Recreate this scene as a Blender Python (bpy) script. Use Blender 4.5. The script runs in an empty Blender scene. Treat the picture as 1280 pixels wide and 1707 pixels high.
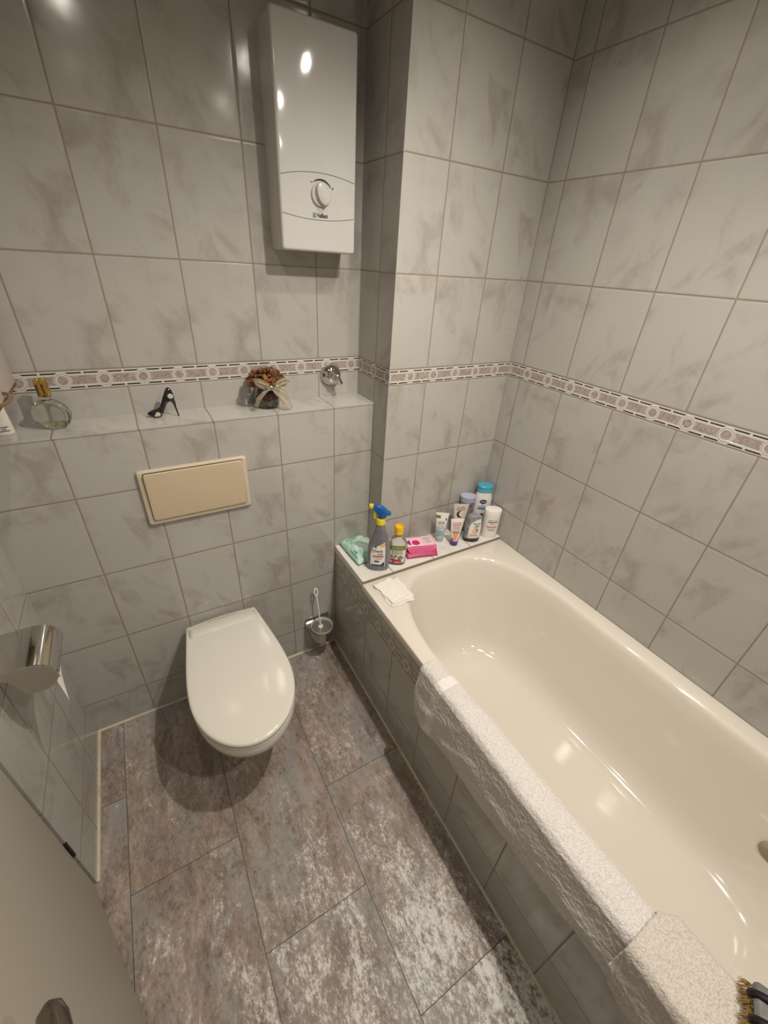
import bpy, bmesh, math, random
from mathutils import Vector, Matrix
from math import sin, cos, pi, radians, sqrt, hypot
random.seed(7)
S = bpy.context.scene
COL = S.collection

# ------------------------------------------------------------------ camera
cam_d = bpy.data.cameras.new('camera')
cam = bpy.data.objects.new('camera', cam_d)
COL.objects.link(cam)
RT = Vector((0.86480176, -0.49863958, 0.05896183))
UP = Vector((0.21626557, 0.47587923, 0.85250698))
FW = Vector((0.45315243, 0.72449812, -0.51937977))
M4 = Matrix.Identity(4)
for i in range(3):
    M4[i][0], M4[i][1], M4[i][2] = RT[i], UP[i], -FW[i]
M4[0][3], M4[1][3], M4[2][3] = 0.42185, -1.42605, 1.61584
cam.matrix_world = M4
cam_d.sensor_fit = 'HORIZONTAL'
cam_d.sensor_width = 36.0
cam_d.lens = 36.0 * 681.4113 / 1280.0
cam_d.clip_start = 0.01
S.camera = cam

# ------------------------------------------------------------------ light
CEIL = 2.36
LAMP_COL = (1.0, 0.915, 0.80)
SPOTS = [  # x, y, watts, cone degrees, aim
    (0.48, -1.00, 8, 138, (0.05, 0.22, -1)),
    (1.12, -1.08, 57, 127, (-0.16, 0.20, -1)),
    (1.24, -0.68, 12, 150, (0.0, 0.0, -1)),
    (0.48, -1.80, 1.5, 140, (0, 0, -1)),
    (1.18, -1.80, 30, 128, (0.0, 0.30, -1)),
]
world = bpy.data.worlds.new('world')
S.world = world
world.use_nodes = True
world.node_tree.nodes['Background'].inputs[0].default_value = (1.0, 0.94, 0.86, 1)
world.node_tree.nodes['Background'].inputs[1].default_value = 0.02
S.view_settings.view_transform = 'Standard'
S.view_settings.look = 'None'
S.view_settings.exposure = 0.35
S.view_settings.gamma = 1.0
S.view_settings.use_curve_mapping = False

# ------------------------------------------------------------------ measured layout
TW, TH = 0.20, 0.2772          # tile module
XC, DC, XR, DS = 1.1549, 0.2299, 1.7104, 0.1291
Z4, ZB0, ZB1, ZS = 0.1575, 1.2612, 1.3137, 1.1772
ZL, ZR = 0.575, 0.567          # ledge, tub rim
YF = -2.15                     # wall behind the camera
AP = 1.0                       # apron plane

# ------------------------------------------------------------------ mesh helpers
def link(name, bm, mat=None, parent=None, smooth=True, recalc=True, thick=0.0):
    if recalc and not thick:
        bmesh.ops.recalc_face_normals(bm, faces=bm.faces)
    me = bpy.data.meshes.new(name)
    bm.to_mesh(me)
    bm.free()
    if smooth:
        for p in me.polygons:
            p.use_smooth = True
        try:
            me.set_sharp_from_angle(angle=radians(38))
        except Exception:
            pass
    o = bpy.data.objects.new(name, me)
    COL.objects.link(o)
    if mat:
        for m in (mat if isinstance(mat, (list, tuple)) else [mat]):
            me.materials.append(m)
    if parent:
        o.parent = parent
    if thick:
        md = o.modifiers.new('thickness', 'SOLIDIFY')
        md.thickness = thick
        md.offset = 0.0
    return o

def tag(o, label, cat=None, group=None):
    o['label'] = label
    if cat:
        o['category'] = cat
    if group:
        o['group'] = group
    return o

def thing(name, label, cat, loc=(0, 0, 0), rz=0.0, group=None):
    o = bpy.data.objects.new(name, None)
    o.empty_display_size = 0.02
    COL.objects.link(o)
    o.location = loc
    o.rotation_euler = (0, 0, rz)
    return tag(o, label, cat, group)

def struct(name, bm, mat, smooth=False, parent=None):
    o = link(name, bm, mat, parent, smooth)
    if not parent:
        o['kind'] = 'structure'
    return o

def box(bm, c, s, bev=0.0, seg=3, rot=None, mi=0):
    t = bmesh.new()
    bmesh.ops.create_cube(t, size=1.0)
    for v in t.verts:
        v.co = Vector((v.co.x * s[0], v.co.y * s[1], v.co.z * s[2]))
    if bev > 0:
        bmesh.ops.bevel(t, geom=t.edges[:], offset=bev, segments=seg, profile=0.5, affect='EDGES')
    merge(bm, t, Matrix.Translation(c) @ (rot if rot else Matrix.Identity(4)), mi)

def merge(bm, t, mat=None, mi=0):
    vm = {}
    for v in t.verts:
        vm[v] = bm.verts.new(mat @ v.co if mat else v.co)
    for f in t.faces:
        try:
            nf = bm.faces.new([vm[v] for v in f.verts])
            nf.material_index = mi
        except ValueError:
            pass
    t.free()

def bbox(lo, hi, bev=0.0, seg=3):
    bm = bmesh.new()
    box(bm, [(a + b) / 2 for a, b in zip(lo, hi)], [b - a for a, b in zip(lo, hi)], bev, seg)
    return bm

def quad(bm, pts, mi=0):
    f = bm.faces.new([bm.verts.new(p) for p in pts])
    f.material_index = mi
    return f

def loft(bm, rings, cap0=True, cap1=True, closed=True, mi=0):
    R = [[bm.verts.new(p) for p in r] for r in rings]
    n = len(R[0])
    for a, b in zip(R, R[1:]):
        for i in range(n if closed else n - 1):
            j = (i + 1) % n
            f = bm.faces.new((a[i], a[j], b[j], b[i]))
            f.material_index = mi
    if cap0:
        bm.faces.new(R[0][::-1]).material_index = mi
    if cap1:
        bm.faces.new(R[-1]).material_index = mi
    return R

def lathe(bm, prof, n=32, c=(0, 0, 0), cap0=True, cap1=True, axis='z', mi=0, sx=1.0, sy=1.0):
    rings = []
    for r, z in prof:
        ring = []
        for i in range(n):
            a = 2 * pi * i / n
            x, y = r * cos(a) * sx, r * sin(a) * sy
            p = {'z': (x, y, z), 'y': (x, z, y), 'x': (z, x, y)}[axis]
            ring.append((p[0] + c[0], p[1] + c[1], p[2] + c[2]))
        rings.append(ring)
    loft(bm, rings, cap0, cap1, True, mi)

def tube(bm, pts, r, n=8, closed=False, cap=True, mi=0):
    pts = [Vector(p) for p in pts]
    k = len(pts)
    rings = []
    prev = None
    for i in range(k):
        if closed:
            t = (pts[(i + 1) % k] - pts[i - 1]).normalized()
        else:
            t = (pts[min(i + 1, k - 1)] - pts[max(i - 1, 0)]).normalized()
        ref = prev if prev else (Vector((0, 0, 1)) if abs(t.z) < 0.9 else Vector((1, 0, 0)))
        a = t.cross(ref).normalized()
        b = a.cross(t).normalized()
        prev = b
        rr = r[i] if isinstance(r, (list, tuple)) else r
        rings.append([pts[i] + a * (rr * cos(2 * pi * j / n)) + b * (rr * sin(2 * pi * j / n)) for j in range(n)])
    if closed:
        R = [[bm.verts.new(p) for p in g] for g in rings]
        for i in range(k):
            a, b = R[i], R[(i + 1) % k]
            for j in range(n):
                f = bm.faces.new((a[j], a[(j + 1) % n], b[(j + 1) % n], b[j]))
                f.material_index = mi
    else:
        loft(bm, rings, cap, cap, True, mi)

def grid(bm, fn, nu, nv, mi=0):
    R = [[bm.verts.new(fn(i / nu, j / nv)) for j in range(nv + 1)] for i in range(nu + 1)]
    for i in range(nu):
        for j in range(nv):
            bm.faces.new((R[i][j], R[i + 1][j], R[i + 1][j + 1], R[i][j + 1])).material_index = mi

def text2d(s, size, bold=True):    # bold may be True or a stroke weight
    cu = bpy.data.curves.new('lettering', 'FONT')
    cu.body = s
    cu.size = size
    cu.align_x = 'CENTER'
    cu.align_y = 'CENTER'
    if bold:
        cu.offset = size * (0.012 if bold is True else bold)
    cu.resolution_u = 2
    o = bpy.data.objects.new('lettering', cu)
    COL.objects.link(o)
    dg = bpy.context.evaluated_depsgraph_get()
    dg.update()
    me = bpy.data.meshes.new_from_object(o.evaluated_get(dg))
    vs = [(v.co.x, v.co.y) for v in me.vertices]
    fs = [tuple(p.vertices) for p in me.polygons]
    bpy.data.meshes.remove(me)
    bpy.data.objects.remove(o)
    bpy.data.curves.remove(cu)
    return vs, fs

def put_text(bm, s, size, fn, u0, v0, bold=True, mi=0, width=None, rot=0.0):
    """lay lettering on a surface: fn(u, v) -> 3-D point; '~n' draws n unreadable little strokes of small print"""
    if s[0] == '~':
        vs, fs, x = [], [], 0.0
        n = int(s[1:])
        for k in range(n):
            h = size * (0.24 if k % 3 else 0.34)
            w_ = size * (0.36 if k % 4 else 0.22)
            i = len(vs)
            vs += [(x, -size * 0.24), (x + w_, -size * 0.24), (x + w_, h), (x, h)]
            fs.append((i, i + 1, i + 2, i + 3))
            x += w_ + size * 0.14
        vs = [(a - x / 2, b_) for a, b_ in vs]
    else:
        vs, fs = text2d(s, size, bold)
    if not vs:
        return
    k = 1.0
    if width:
        w = max(a for a, b in vs) - min(a for a, b in vs)
        k = width / w
    V = []
    for a, b in vs:
        a *= k
        a, b = a * cos(rot) - b * sin(rot), a * sin(rot) + b * cos(rot)
        V.append(bm.verts.new(fn(u0 + a, v0 + b)))
    for f in fs:
        try:
            bm.faces.new([V[i] for i in f]).material_index = mi
        except ValueError:
            pass
    CUTS.append((bm, len(bm.faces)))

def patch(bm, fn, pts, mi=0, nu=10, nv=10):
    """outline polygon given as left/right edges: pts = [(v, u_left, u_right), ...]"""
    rows = []
    for k in range(len(pts) - 1):
        (v0, l0, r0), (v1, l1, r1) = pts[k], pts[k + 1]
        m = max(1, nv // (len(pts) - 1))
        for q in range(m):
            t = q / m
            rows.append((v0 + (v1 - v0) * t, l0 + (l1 - l0) * t, r0 + (r1 - r0) * t))
    rows.append(pts[-1])
    R = [[bm.verts.new(fn(l + (r - l) * i / nu, v)) for i in range(nu + 1)] for v, l, r in rows]
    for a, b in zip(R, R[1:]):
        for i in range(nu):
            bm.faces.new((a[i], a[i + 1], b[i + 1], b[i])).material_index = mi
    CUTS.append((bm, len(bm.faces)))

def disc(bm, fn, u0, v0, ru, rv, mi=0, n=24, a0=0, a1=2 * pi):
    c = bm.verts.new(fn(u0, v0))
    r = [bm.verts.new(fn(u0 + ru * cos(a0 + (a1 - a0) * i / n), v0 + rv * sin(a0 + (a1 - a0) * i / n))) for i in range(n + 1)]
    for i in range(n):
        bm.faces.new((c, r[i], r[i + 1])).material_index = mi
    CUTS.append((bm, len(bm.faces)))

# ------------------------------------------------------------------ shader helpers
CUTS = []      # where one printed element ends and the next begins
class X:
    """tiny arithmetic wrapper around math nodes"""
    def __init__(s, nt, sock):
        s.nt, s.s = nt, sock
    def op(s, o, *a, clamp=False):
        n = s.nt.nodes.new('ShaderNodeMath')
        n.operation = o
        n.use_clamp = clamp
        for i, q in enumerate((s,) + a):
            if isinstance(q, X):
                s.nt.links.new(q.s, n.inputs[i])
            else:
                n.inputs[i].default_value = q
        return X(s.nt, n.outputs[0])
    def __add__(s, o): return s.op('ADD', o)
    def __sub__(s, o): return s.op('SUBTRACT', o)
    def __mul__(s, o): return s.op('MULTIPLY', o)
    def __truediv__(s, o): return s.op('DIVIDE', o)
    def fract(s): return s.op('FRACT')
    def floor(s): return s.op('FLOOR')
    def abs(s): return s.op('ABSOLUTE')
    def min(s, o): return s.op('MINIMUM', o)
    def max(s, o): return s.op('MAXIMUM', o)
    def gt(s, o): return s.op('GREATER_THAN', o)
    def lt(s, o): return s.op('LESS_THAN', o)
    def inv(s): return s.op('MULTIPLY', -1.0) + 1.0
    def step(s, a, b):
        n = s.nt.nodes.new('ShaderNodeMapRange')
        n.interpolation_type = 'SMOOTHSTEP'
        s.nt.links.new(s.s, n.inputs[0])
        n.inputs[1].default_value = a
        n.inputs[2].default_value = b
        return X(s.nt, n.outputs[0])

def newmat(name):
    m = bpy.data.materials.new(name)
    m.use_nodes = True
    nt = m.node_tree
    return m, nt, nt.nodes['Principled BSDF']

def pbr(name, col, rough=0.5, metal=0.0, trans=0.0, ior=1.45, coat=0.0, spec=None, bump=None, vary=None, alpha=1.0, sheen=0.0):
    m, nt, b = newmat(name)
    b.inputs['Base Color'].default_value = (*col, 1)
    b.inputs['Roughness'].default_value = rough
    b.inputs['Metallic'].default_value = metal
    b.inputs['Transmission Weight'].default_value = trans
    b.inputs['IOR'].default_value = ior
    b.inputs['Coat Weight'].default_value = coat
    b.inputs['Coat Roughness'].default_value = 0.05
    b.inputs['Alpha'].default_value = alpha
    b.inputs['Sheen Weight'].default_value = sheen
    if spec is not None:
        b.inputs['Specular IOR Level'].default_value = spec
    tc = nt.nodes.new('ShaderNodeTexCoord')
    if vary:   # (scale, other colour, low, high)
        sc, c2, lo, hi = vary
        n = nt.nodes.new('ShaderNodeTexNoise')
        n.inputs['Scale'].default_value = sc
        n.inputs['Detail'].default_value = 5
        nt.links.new(tc.outputs['Object'], n.inputs['Vector'])
        f = X(nt, n.outputs['Fac']).step(lo, hi)
        mx = mix(nt, f, (*col, 1), (*c2, 1))
        nt.links.new(mx, b.inputs['Base Color'])
    if bump:   # (scale, strength, distance)
        n = nt.nodes.new('ShaderNodeTexNoise')
        n.inputs['Scale'].default_value = bump[0]
        n.inputs['Detail'].default_value = 4
        nt.links.new(tc.outputs['Object'], n.inputs['Vector'])
        bp = nt.nodes.new('ShaderNodeBump')
        bp.inputs['Strength'].default_value = bump[1]
        bp.inputs['Distance'].default_value = bump[2]
        nt.links.new(n.outputs['Fac'], bp.inputs['Height'])
        nt.links.new(bp.outputs['Normal'], b.inputs['Normal'])
    return m

def mix(nt, f, a, b):
    n = nt.nodes.new('ShaderNodeMix')
    n.data_type = 'RGBA'
    for q, i in ((f, 0), (a, 6), (b, 7)):
        if isinstance(q, X):
            nt.links.new(q.s, n.inputs[i])
        elif isinstance(q, bpy.types.NodeSocket):
            nt.links.new(q, n.inputs[i])
        else:
            n.inputs[i].default_value = q
    return n.outputs[2]

def combine(nt, *xs):
    n = nt.nodes.new('ShaderNodeCombineXYZ')
    for i, q in enumerate(xs):
        if isinstance(q, X):
            nt.links.new(q.s, n.inputs[i])
        else:
            n.inputs[i].default_value = q
    return n.outputs[0]

def noise(nt, vec, scale, detail=4, rough=0.55, dist=0.0):
    n = nt.nodes.new('ShaderNodeTexNoise')
    n.inputs['Scale'].default_value = scale
    n.inputs['Detail'].default_value = detail
    n.inputs['Roughness'].default_value = rough
    n.inputs['Distortion'].default_value = dist
    nt.links.new(vec, n.inputs['Vector'])
    return X(nt, n.outputs['Fac'])

GROUT = (0.27, 0.225, 0.17, 1)
def tile_mat(name, axis, u_hi, u_lo=None, circ=0.0, zc=1.2875, zsplit=None, z_lo=Z4, z_hi=ZB1, border=True, vaxis='z', seed=0.0, base=(0.44, 0.427, 0.40), veinc=(0.325, 0.295, 0.268), tint=(0.385, 0.365, 0.345)):
    """glazed wall tile with marbled veining, grout joints and a decorative border row"""
    m, nt, b = newmat(name)
    g = nt.nodes.new('ShaderNodeNewGeometry')
    sp = nt.nodes.new('ShaderNodeSeparateXYZ')
    nt.links.new(g.outputs['Position'], sp.inputs[0])
    ax = {'x': 0, 'y': 1, 'z': 2}
    U = X(nt, sp.outputs[ax[axis]])
    Z = X(nt, sp.outputs[ax[vaxis]])
    zsplit = zc if zsplit is None else zsplit
    hi = Z.gt(zsplit)
    lo = hi.inv()
    u_lo = u_hi if u_lo is None else u_lo
    u = (U - (hi * u_hi + lo * u_lo)) / TW
    zz = (Z - (hi * z_hi + lo * z_lo)) / TH
    fu, fz = u.fract(), zz.fract()
    du = fu.min(fu.inv()) * TW
    dz = fz.min(fz.inv()) * TH
    if border:
        off = (Z - zc).abs()
        inb = off.lt(0.0262)
        dedge = (off - 0.0262).abs()
        d = du.min(dz) + inb * 0.5
        d = d.min(dedge)
    else:
        d = du.min(dz)
    body = d.step(0.0011, 0.0027)           # 0 in the joint, 1 on the tile
    pillow = d.step(0.0, 0.007)
    iu, iz = u.floor(), zz.floor()
    rnd = (iu * 12.9898 + iz * 78.233 + hi * 3.7 + seed).op('SINE') * 437.58
    rnd = rnd.fract()
    # the glaze repeats a diagonal smoky motif, shifted a little from tile to tile
    a = fu * TW
    c = fz * TH
    wv = combine(nt, a * 0.9 + c * 0.35, c * 0.55 - a * 0.25, (rnd * 3.0).floor() * 4.0 + rnd * 0.25)
    n1 = noise(nt, wv, 11.0, 5, 0.62, 0.55)
    n2 = noise(nt, wv, 30.0, 5, 0.65, 0.9)
    n3 = noise(nt, combine(nt, U, Z, seed), 4.0, 2)
    vein = n1.step(0.48, 0.72) * (n2 * 0.9 + 0.35) + n2.step(0.58, 0.78) * 0.22
    col = mix(nt, vein.op('ADD', 0.0, clamp=True), (*base, 1), (*veinc, 1))
    col = mix(nt, n3.step(0.4, 0.7) * 0.25, col, (*tint, 1))
    if border:
        t = ((U - circ) / 0.0976 + 0.5).fract() - 0.5
        tx = t * 0.0976
        w = Z - zc
        r = (tx * tx + w * w).op('SQRT')
        bn = noise(nt, combine(nt, U, Z, 0.3), 90, 5, 0.65, 2.0)
        pink = mix(nt, bn.step(0.35, 0.68), (0.43, 0.38, 0.35, 1), (0.25, 0.19, 0.168, 1))
        white = (0.60, 0.585, 0.55, 1)
        band = off.lt(0.0118)
        dash = off.gt(0.0172) * off.lt(0.0212) * (t.abs() - 0.5).abs().gt(0.03) * r.gt(0.0225)
        line = off.gt(0.0236)
        cb = mix(nt, band, white, pink)
        cb = mix(nt, r.lt(0.0205), cb, white)
        cb = mix(nt, r.lt(0.0185) * r.gt(0.0165), cb, (0.38, 0.34, 0.315, 1))
        cb = mix(nt, r.lt(0.0125), cb, pink)
        cb = mix(nt, dash, cb, (0.035, 0.028, 0.024, 1))
        cb = mix(nt, line * 0.5, cb, (0.40, 0.35, 0.30, 1))
        col = mix(nt, inb, col, cb)
        relief = band * -0.5 + r.lt(0.0205) * 0.7 + off.gt(0.012) * off.lt(0.0172) * 0.6
        relief = relief * inb
    col = mix(nt, body, GROUT, col)
    nt.links.new(col, b.inputs['Base Color'])
    rg = body * -0.62 + 0.75
    nt.links.new(rg.s, b.inputs['Roughness'])
    wav = noise(nt, combine(nt, U, Z, rnd), 9.0, 2)
    h = body * 0.5 + pillow * 0.35 + wav * 0.5
    if border:
        h = h + relief * 0.5
    bp = nt.nodes.new('ShaderNodeBump')
    bp.inputs['Strength'].default_value = 0.5
    bp.inputs['Distance'].default_value = 0.0022
    nt.links.new(h.s, bp.inputs['Height'])
    nt.links.new(bp.outputs['Normal'], b.inputs['Normal'])
    return m

def floor_mat():
    m, nt, b = newmat('vinyl_planks')
    g = nt.nodes.new('ShaderNodeNewGeometry')
    sp = nt.nodes.new('ShaderNodeSeparateXYZ')
    nt.links.new(g.outputs['Position'], sp.inputs[0])
    x, y = X(nt, sp.outputs[0]), X(nt, sp.outputs[1])
    c = (x - 0.0815) / 0.3065
    ci = c.floor()
    par = (ci * 0.5).fract() * 2.0
    r = (y + 0.728 + par * 0.307) / 0.602
    ri = r.floor()
    fc, fr = c.fract(), r.fract()
    d = (fc.min(fc.inv()) * 0.3065).min(fr.min(fr.inv()) * 0.602)
    rnd = ((ci * 12.9898 + ri * 78.233).op('SINE') * 437.58).fract()
    vec = combine(nt, x * 1.0 + rnd * 3.0, y * 0.42 + rnd * 7.0, rnd * 11.0 + 3.3)
    vfine = combine(nt, x, y * 0.55, rnd * 5.0)
    big = noise(nt, vec, 4.5, 4, 0.6, 0.5)
    mid = noise(nt, vec, 15.0, 8, 0.74, 0.3)
    fine = noise(nt, vfine, 70.0, 7, 0.78, 0.2)
    grain = noise(nt, vfine, 190.0, 4, 0.8)
    rust = noise(nt, combine(nt, x * 1.2 + rnd * 9.0, y * 0.45, 4.0), 7.5, 6, 0.68, 0.4)
    grey = noise(nt, combine(nt, x + rnd * 2.0, y * 0.6, 9.0), 6.0, 6, 0.7, 0.4)
    mott = mid * 0.55 + fine * 0.35 + grain * 0.25
    col = mix(nt, mott.step(0.42, 0.74), (0.145, 0.108, 0.086, 1), (0.44, 0.365, 0.32, 1))
    gm = (grey * 0.8 + fine * 0.3)
    col = mix(nt, gm.step(0.52, 0.66) * 0.65, col, (0.31, 0.305, 0.30, 1))
    rm = (rust * 0.8 + fine * 0.3)
    col = mix(nt, rm.step(0.60, 0.74) * 0.55, col, (0.22, 0.105, 0.06, 1))
    # flaked whitewash: streaks broken up by grain, heavier on the boards away from the pan
    far = (y * -1.0).step(0.55, 1.25)
    mask = big.step(0.34, 0.68) * 0.22 + mid.step(0.36, 0.66) * 0.20 + far * (x.step(0.02, 0.60) * 0.17 + 0.05)
    wf = (mask + fine * 1.05 + grain * 0.85).step(1.28, 1.56)
    col = mix(nt, wf * 0.9, col, (0.74, 0.735, 0.72, 1))
    pit = (fine * 0.7 + grain * 0.3).step(0.37, 0.27)
    pit = (fine * -0.7 + grain * -0.3).step(-0.44, -0.36)
    col = mix(nt, pit * 0.6, col, (0.06, 0.042, 0.032, 1))
    joint = d.step(0.0005, 0.0015)
    col = mix(nt, joint, (0.07, 0.05, 0.04, 1), col)
    nt.links.new(col, b.inputs['Base Color'])
    rg = fine * 0.25 + 0.38
    nt.links.new(rg.s, b.inputs['Roughness'])
    bp = nt.nodes.new('ShaderNodeBump')
    bp.inputs['Strength'].default_value = 0.35
    bp.inputs['Distance'].default_value = 0.001
    h = joint * 1.0 + fine * 0.6 + mid * 0.3
    nt.links.new(h.s, bp.inputs['Height'])
    nt.links.new(bp.outputs['Normal'], b.inputs['Normal'])
    return m

def terry_mat(name, col, band=None):
    m, nt, b = newmat(name)
    tc = nt.nodes.new('ShaderNodeTexCoord')
    v = tc.outputs['Object']
    n1 = noise(nt, v, 320.0, 3, 0.6)
    n2 = noise(nt, v, 130.0, 4, 0.6)
    f = n1.step(0.32, 0.62)
    dark = tuple(q * 0.74 for q in col)
    c = mix(nt, f, (*dark, 1), (*col, 1))
    h = n1 * 0.7 + n2 * 0.9
    if band:
        sp = nt.nodes.new('ShaderNodeSeparateXYZ')
        nt.links.new(v, sp.inputs[0])
        Y = X(nt, sp.outputs[1])
        inb = Y.gt(band[0]) * Y.lt(band[1])
        c = mix(nt, inb, c, (*[q * 0.98 for q in col], 1))
        h = h * inb.inv() + inb * 0.9
    nt.links.new(c, b.inputs['Base Color'])
    b.inputs['Roughness'].default_value = 0.95
    b.inputs['Sheen Weight'].default_value = 0.25
    b.inputs['Specular IOR Level'].default_value = 0.1
    bp = nt.nodes.new('ShaderNodeBump')
    bp.inputs['Strength'].default_value = 0.9
    bp.inputs['Distance'].default_value = 0.004
    nt.links.new(h.s, bp.inputs['Height'])
    nt.links.new(bp.outputs['Normal'], b.inputs['Normal'])
    return m

M_white_paint = pbr('white_plaster', (0.55, 0.53, 0.49), 0.8, bump=(40, 0.2, 0.002))
M_tub = pbr('cream_enamel', (0.72, 0.675, 0.60), 0.09, coat=0.6)
M_ceramic = pbr('white_ceramic', (0.77, 0.74, 0.67), 0.08, coat=0.6)
M_lid = pbr('lid_plastic', (0.71, 0.69, 0.625), 0.13, coat=0.4)
M_heater = pbr('heater_white', (0.60, 0.593, 0.578), 0.07, coat=0.3)
M_heater_side = pbr('heater_side', (0.60, 0.585, 0.56), 0.25)
M_seam = pbr('seam_grey', (0.12, 0.11, 0.10), 0.6)
M_black = pbr('black_print', (0.015, 0.015, 0.018), 0.4)
M_beige = pbr('beige_plastic', (0.56, 0.46, 0.32), 0.22, coat=0.2)
M_beige_rim = pbr('beige_rim', (0.58, 0.50, 0.38), 0.22, coat=0.2)
M_chrome = pbr('chrome', (0.62, 0.60, 0.58), 0.06, metal=1.0)
M_chrome_dark = pbr('brushed_chrome', (0.50, 0.48, 0.45), 0.2, metal=1.0)
M_paper = pbr('paper', (0.80, 0.77, 0.71), 0.9, bump=(120, 0.4, 0.002))
M_caulk = pbr('caulk', (0.66, 0.60, 0.47), 0.5, vary=(9, (0.52, 0.45, 0.31), 0.45, 0.7))
M_door = pbr('door_paint', (0.41, 0.38, 0.32), 0.42)
M_darkmetal = pbr('dark_metal', (0.03, 0.03, 0.035), 0.4, metal=0.6)
M_bronze = pbr('handle_metal', (0.23, 0.20, 0.165), 0.28, metal=1.0)
M_white_pl = pbr('white_plastic', (0.80, 0.79, 0.75), 0.3)
M_cap_white = pbr('cap_white', (0.82, 0.80, 0.75), 0.35)

# ------------------------------------------------------------------ the room
MB_UP = tile_mat('tile_back', 'x', 0.3948, 0.3948, 0.2461, seed=0.0)
MB_LO = tile_mat('tile_cistern', 'x', 0.1972, border=False, zsplit=9, seed=1.3)
MB_CS = tile_mat('tile_column_side', 'y', -0.131, -0.131, -0.0195, seed=2.1)
MB_CF = tile_mat('tile_column_front', 'x', 1.3066, 1.3066, 1.239, seed=3.4)
MB_RW = tile_mat('tile_right', 'y', -0.2928, -0.2916, -0.3228, seed=4.2)
MB_LW = tile_mat('tile_left', 'y', -0.30, -0.30, -0.21, seed=5.7)
MB_AP = tile_mat('tile_apron', 'y', -0.022, -0.022, -0.3189, zc=0.462, zsplit=0.462, z_lo=Z4, z_hi=0.488, seed=6.6)
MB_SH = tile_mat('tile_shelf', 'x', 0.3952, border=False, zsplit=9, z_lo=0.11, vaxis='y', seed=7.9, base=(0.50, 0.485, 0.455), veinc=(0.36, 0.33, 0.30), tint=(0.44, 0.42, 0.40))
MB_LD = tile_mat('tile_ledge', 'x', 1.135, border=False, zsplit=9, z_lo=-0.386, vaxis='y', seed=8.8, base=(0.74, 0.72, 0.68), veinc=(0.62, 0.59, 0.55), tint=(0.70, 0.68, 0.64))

bm = bmesh.new()
box(bm, (0.85, -1.075, -0.02), (3.2, 2.6, 0.04))
struct('floor', bm, floor_mat())
bm = bmesh.new()
box(bm, (0.85, -1.075, CEIL + 0.03), (1.95, 2.4, 0.06))
struct('ceiling', bm, M_white_paint)
struct('wall_back', bbox((-0.1, 0.0, 0.0), (XC + 0.02, 0.1, CEIL)), MB_UP)
bm = bmesh.new()
quad(bm, [(XC, 0.0, 0), (XC, 0.0, CEIL), (XC, -DC, CEIL), (XC, -DC, 0)], 0)
quad(bm, [(XC, -DC, 0), (XC, -DC, CEIL), (XR, -DC, CEIL), (XR, -DC, 0)], 1)
quad(bm, [(XC, 0.0, CEIL), (XC, 0.0, 0), (XR, 0, 0), (XR, 0, CEIL)], 1)
quad(bm, [(XR, 0, 0), (XR, -DC, 0), (XR, -DC, CEIL), (XR, 0, CEIL)], 1)
quad(bm, [(XC, 0, CEIL), (XR, 0, CEIL), (XR, -DC, CEIL), (XC, -DC, CEIL)], 1)
quad(bm, [(XC, 0, 0), (XC, -DC, 0), (XR, -DC, 0), (XR, 0, 0)], 1)
struct('wall_column', bm, [MB_CS, MB_CF])
struct('wall_right', bbox((XR, YF - 0.1, 0.0), (XR + 0.1, 0.1, CEIL)), MB_RW)
# left wall with the doorway cut out of it
bm = bmesh.new()
box(bm, (-0.05, -0.325, CEIL / 2), (0.1, 0.65, CEIL))
box(bm, (-0.05, -1.07, (2.05 + CEIL) / 2), (0.1, 0.84, CEIL - 2.05))
box(bm, (-0.05, (YF - 1.49) / 2, CEIL / 2), (0.1, -1.49 - YF, CEIL))
struct('wall_left', bm, MB_LW)
struct('wall_front', bbox((-0.1, YF - 0.1, 0.0), (XR + 0.1, YF, CEIL)), M_white_paint)
bm = bmesh.new()
quad(bm, [(-0.75, -2.3, 0), (-0.75, 0.2, 0), (-0.75, 0.2, CEIL), (-0.75, -2.3, CEIL)])
quad(bm, [(-0.75, -2.3, 0), (-0.1, -2.25, 0), (-0.1, -2.25, CEIL), (-0.75, -2.3, CEIL)])
quad(bm, [(-0.75, 0.2, 0), (-0.1, 0.1, 0), (-0.1, 0.1, CEIL), (-0.75, 0.2, CEIL)])
quad(bm, [(-0.75, -2.3, CEIL), (-0.75, 0.2, CEIL), (-0.1, 0.1, CEIL), (-0.1, -2.25, CEIL)])
struct('wall_hallway', bm, M_white_paint)
# boxed-in cistern wall with its shelf
bm = bmesh.new()
box(bm, (XC / 2, -DS / 2, ZS / 2 - 0.003), (XC, DS, ZS - 0.006))
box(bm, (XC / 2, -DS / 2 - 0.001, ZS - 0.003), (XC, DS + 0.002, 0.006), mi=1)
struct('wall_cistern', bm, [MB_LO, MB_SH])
# bath apron and tiled ledge
bm = bmesh.new()
box(bm, (AP + 0.0125, (YF - DS) / 2, 0.273), (0.025, -DS - YF, 0.546))
struct('wall_bath_apron', bm, MB_AP)
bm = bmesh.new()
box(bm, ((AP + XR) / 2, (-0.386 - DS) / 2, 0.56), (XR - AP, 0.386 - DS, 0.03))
struct('trim_1', bm, MB_LD)
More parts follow.
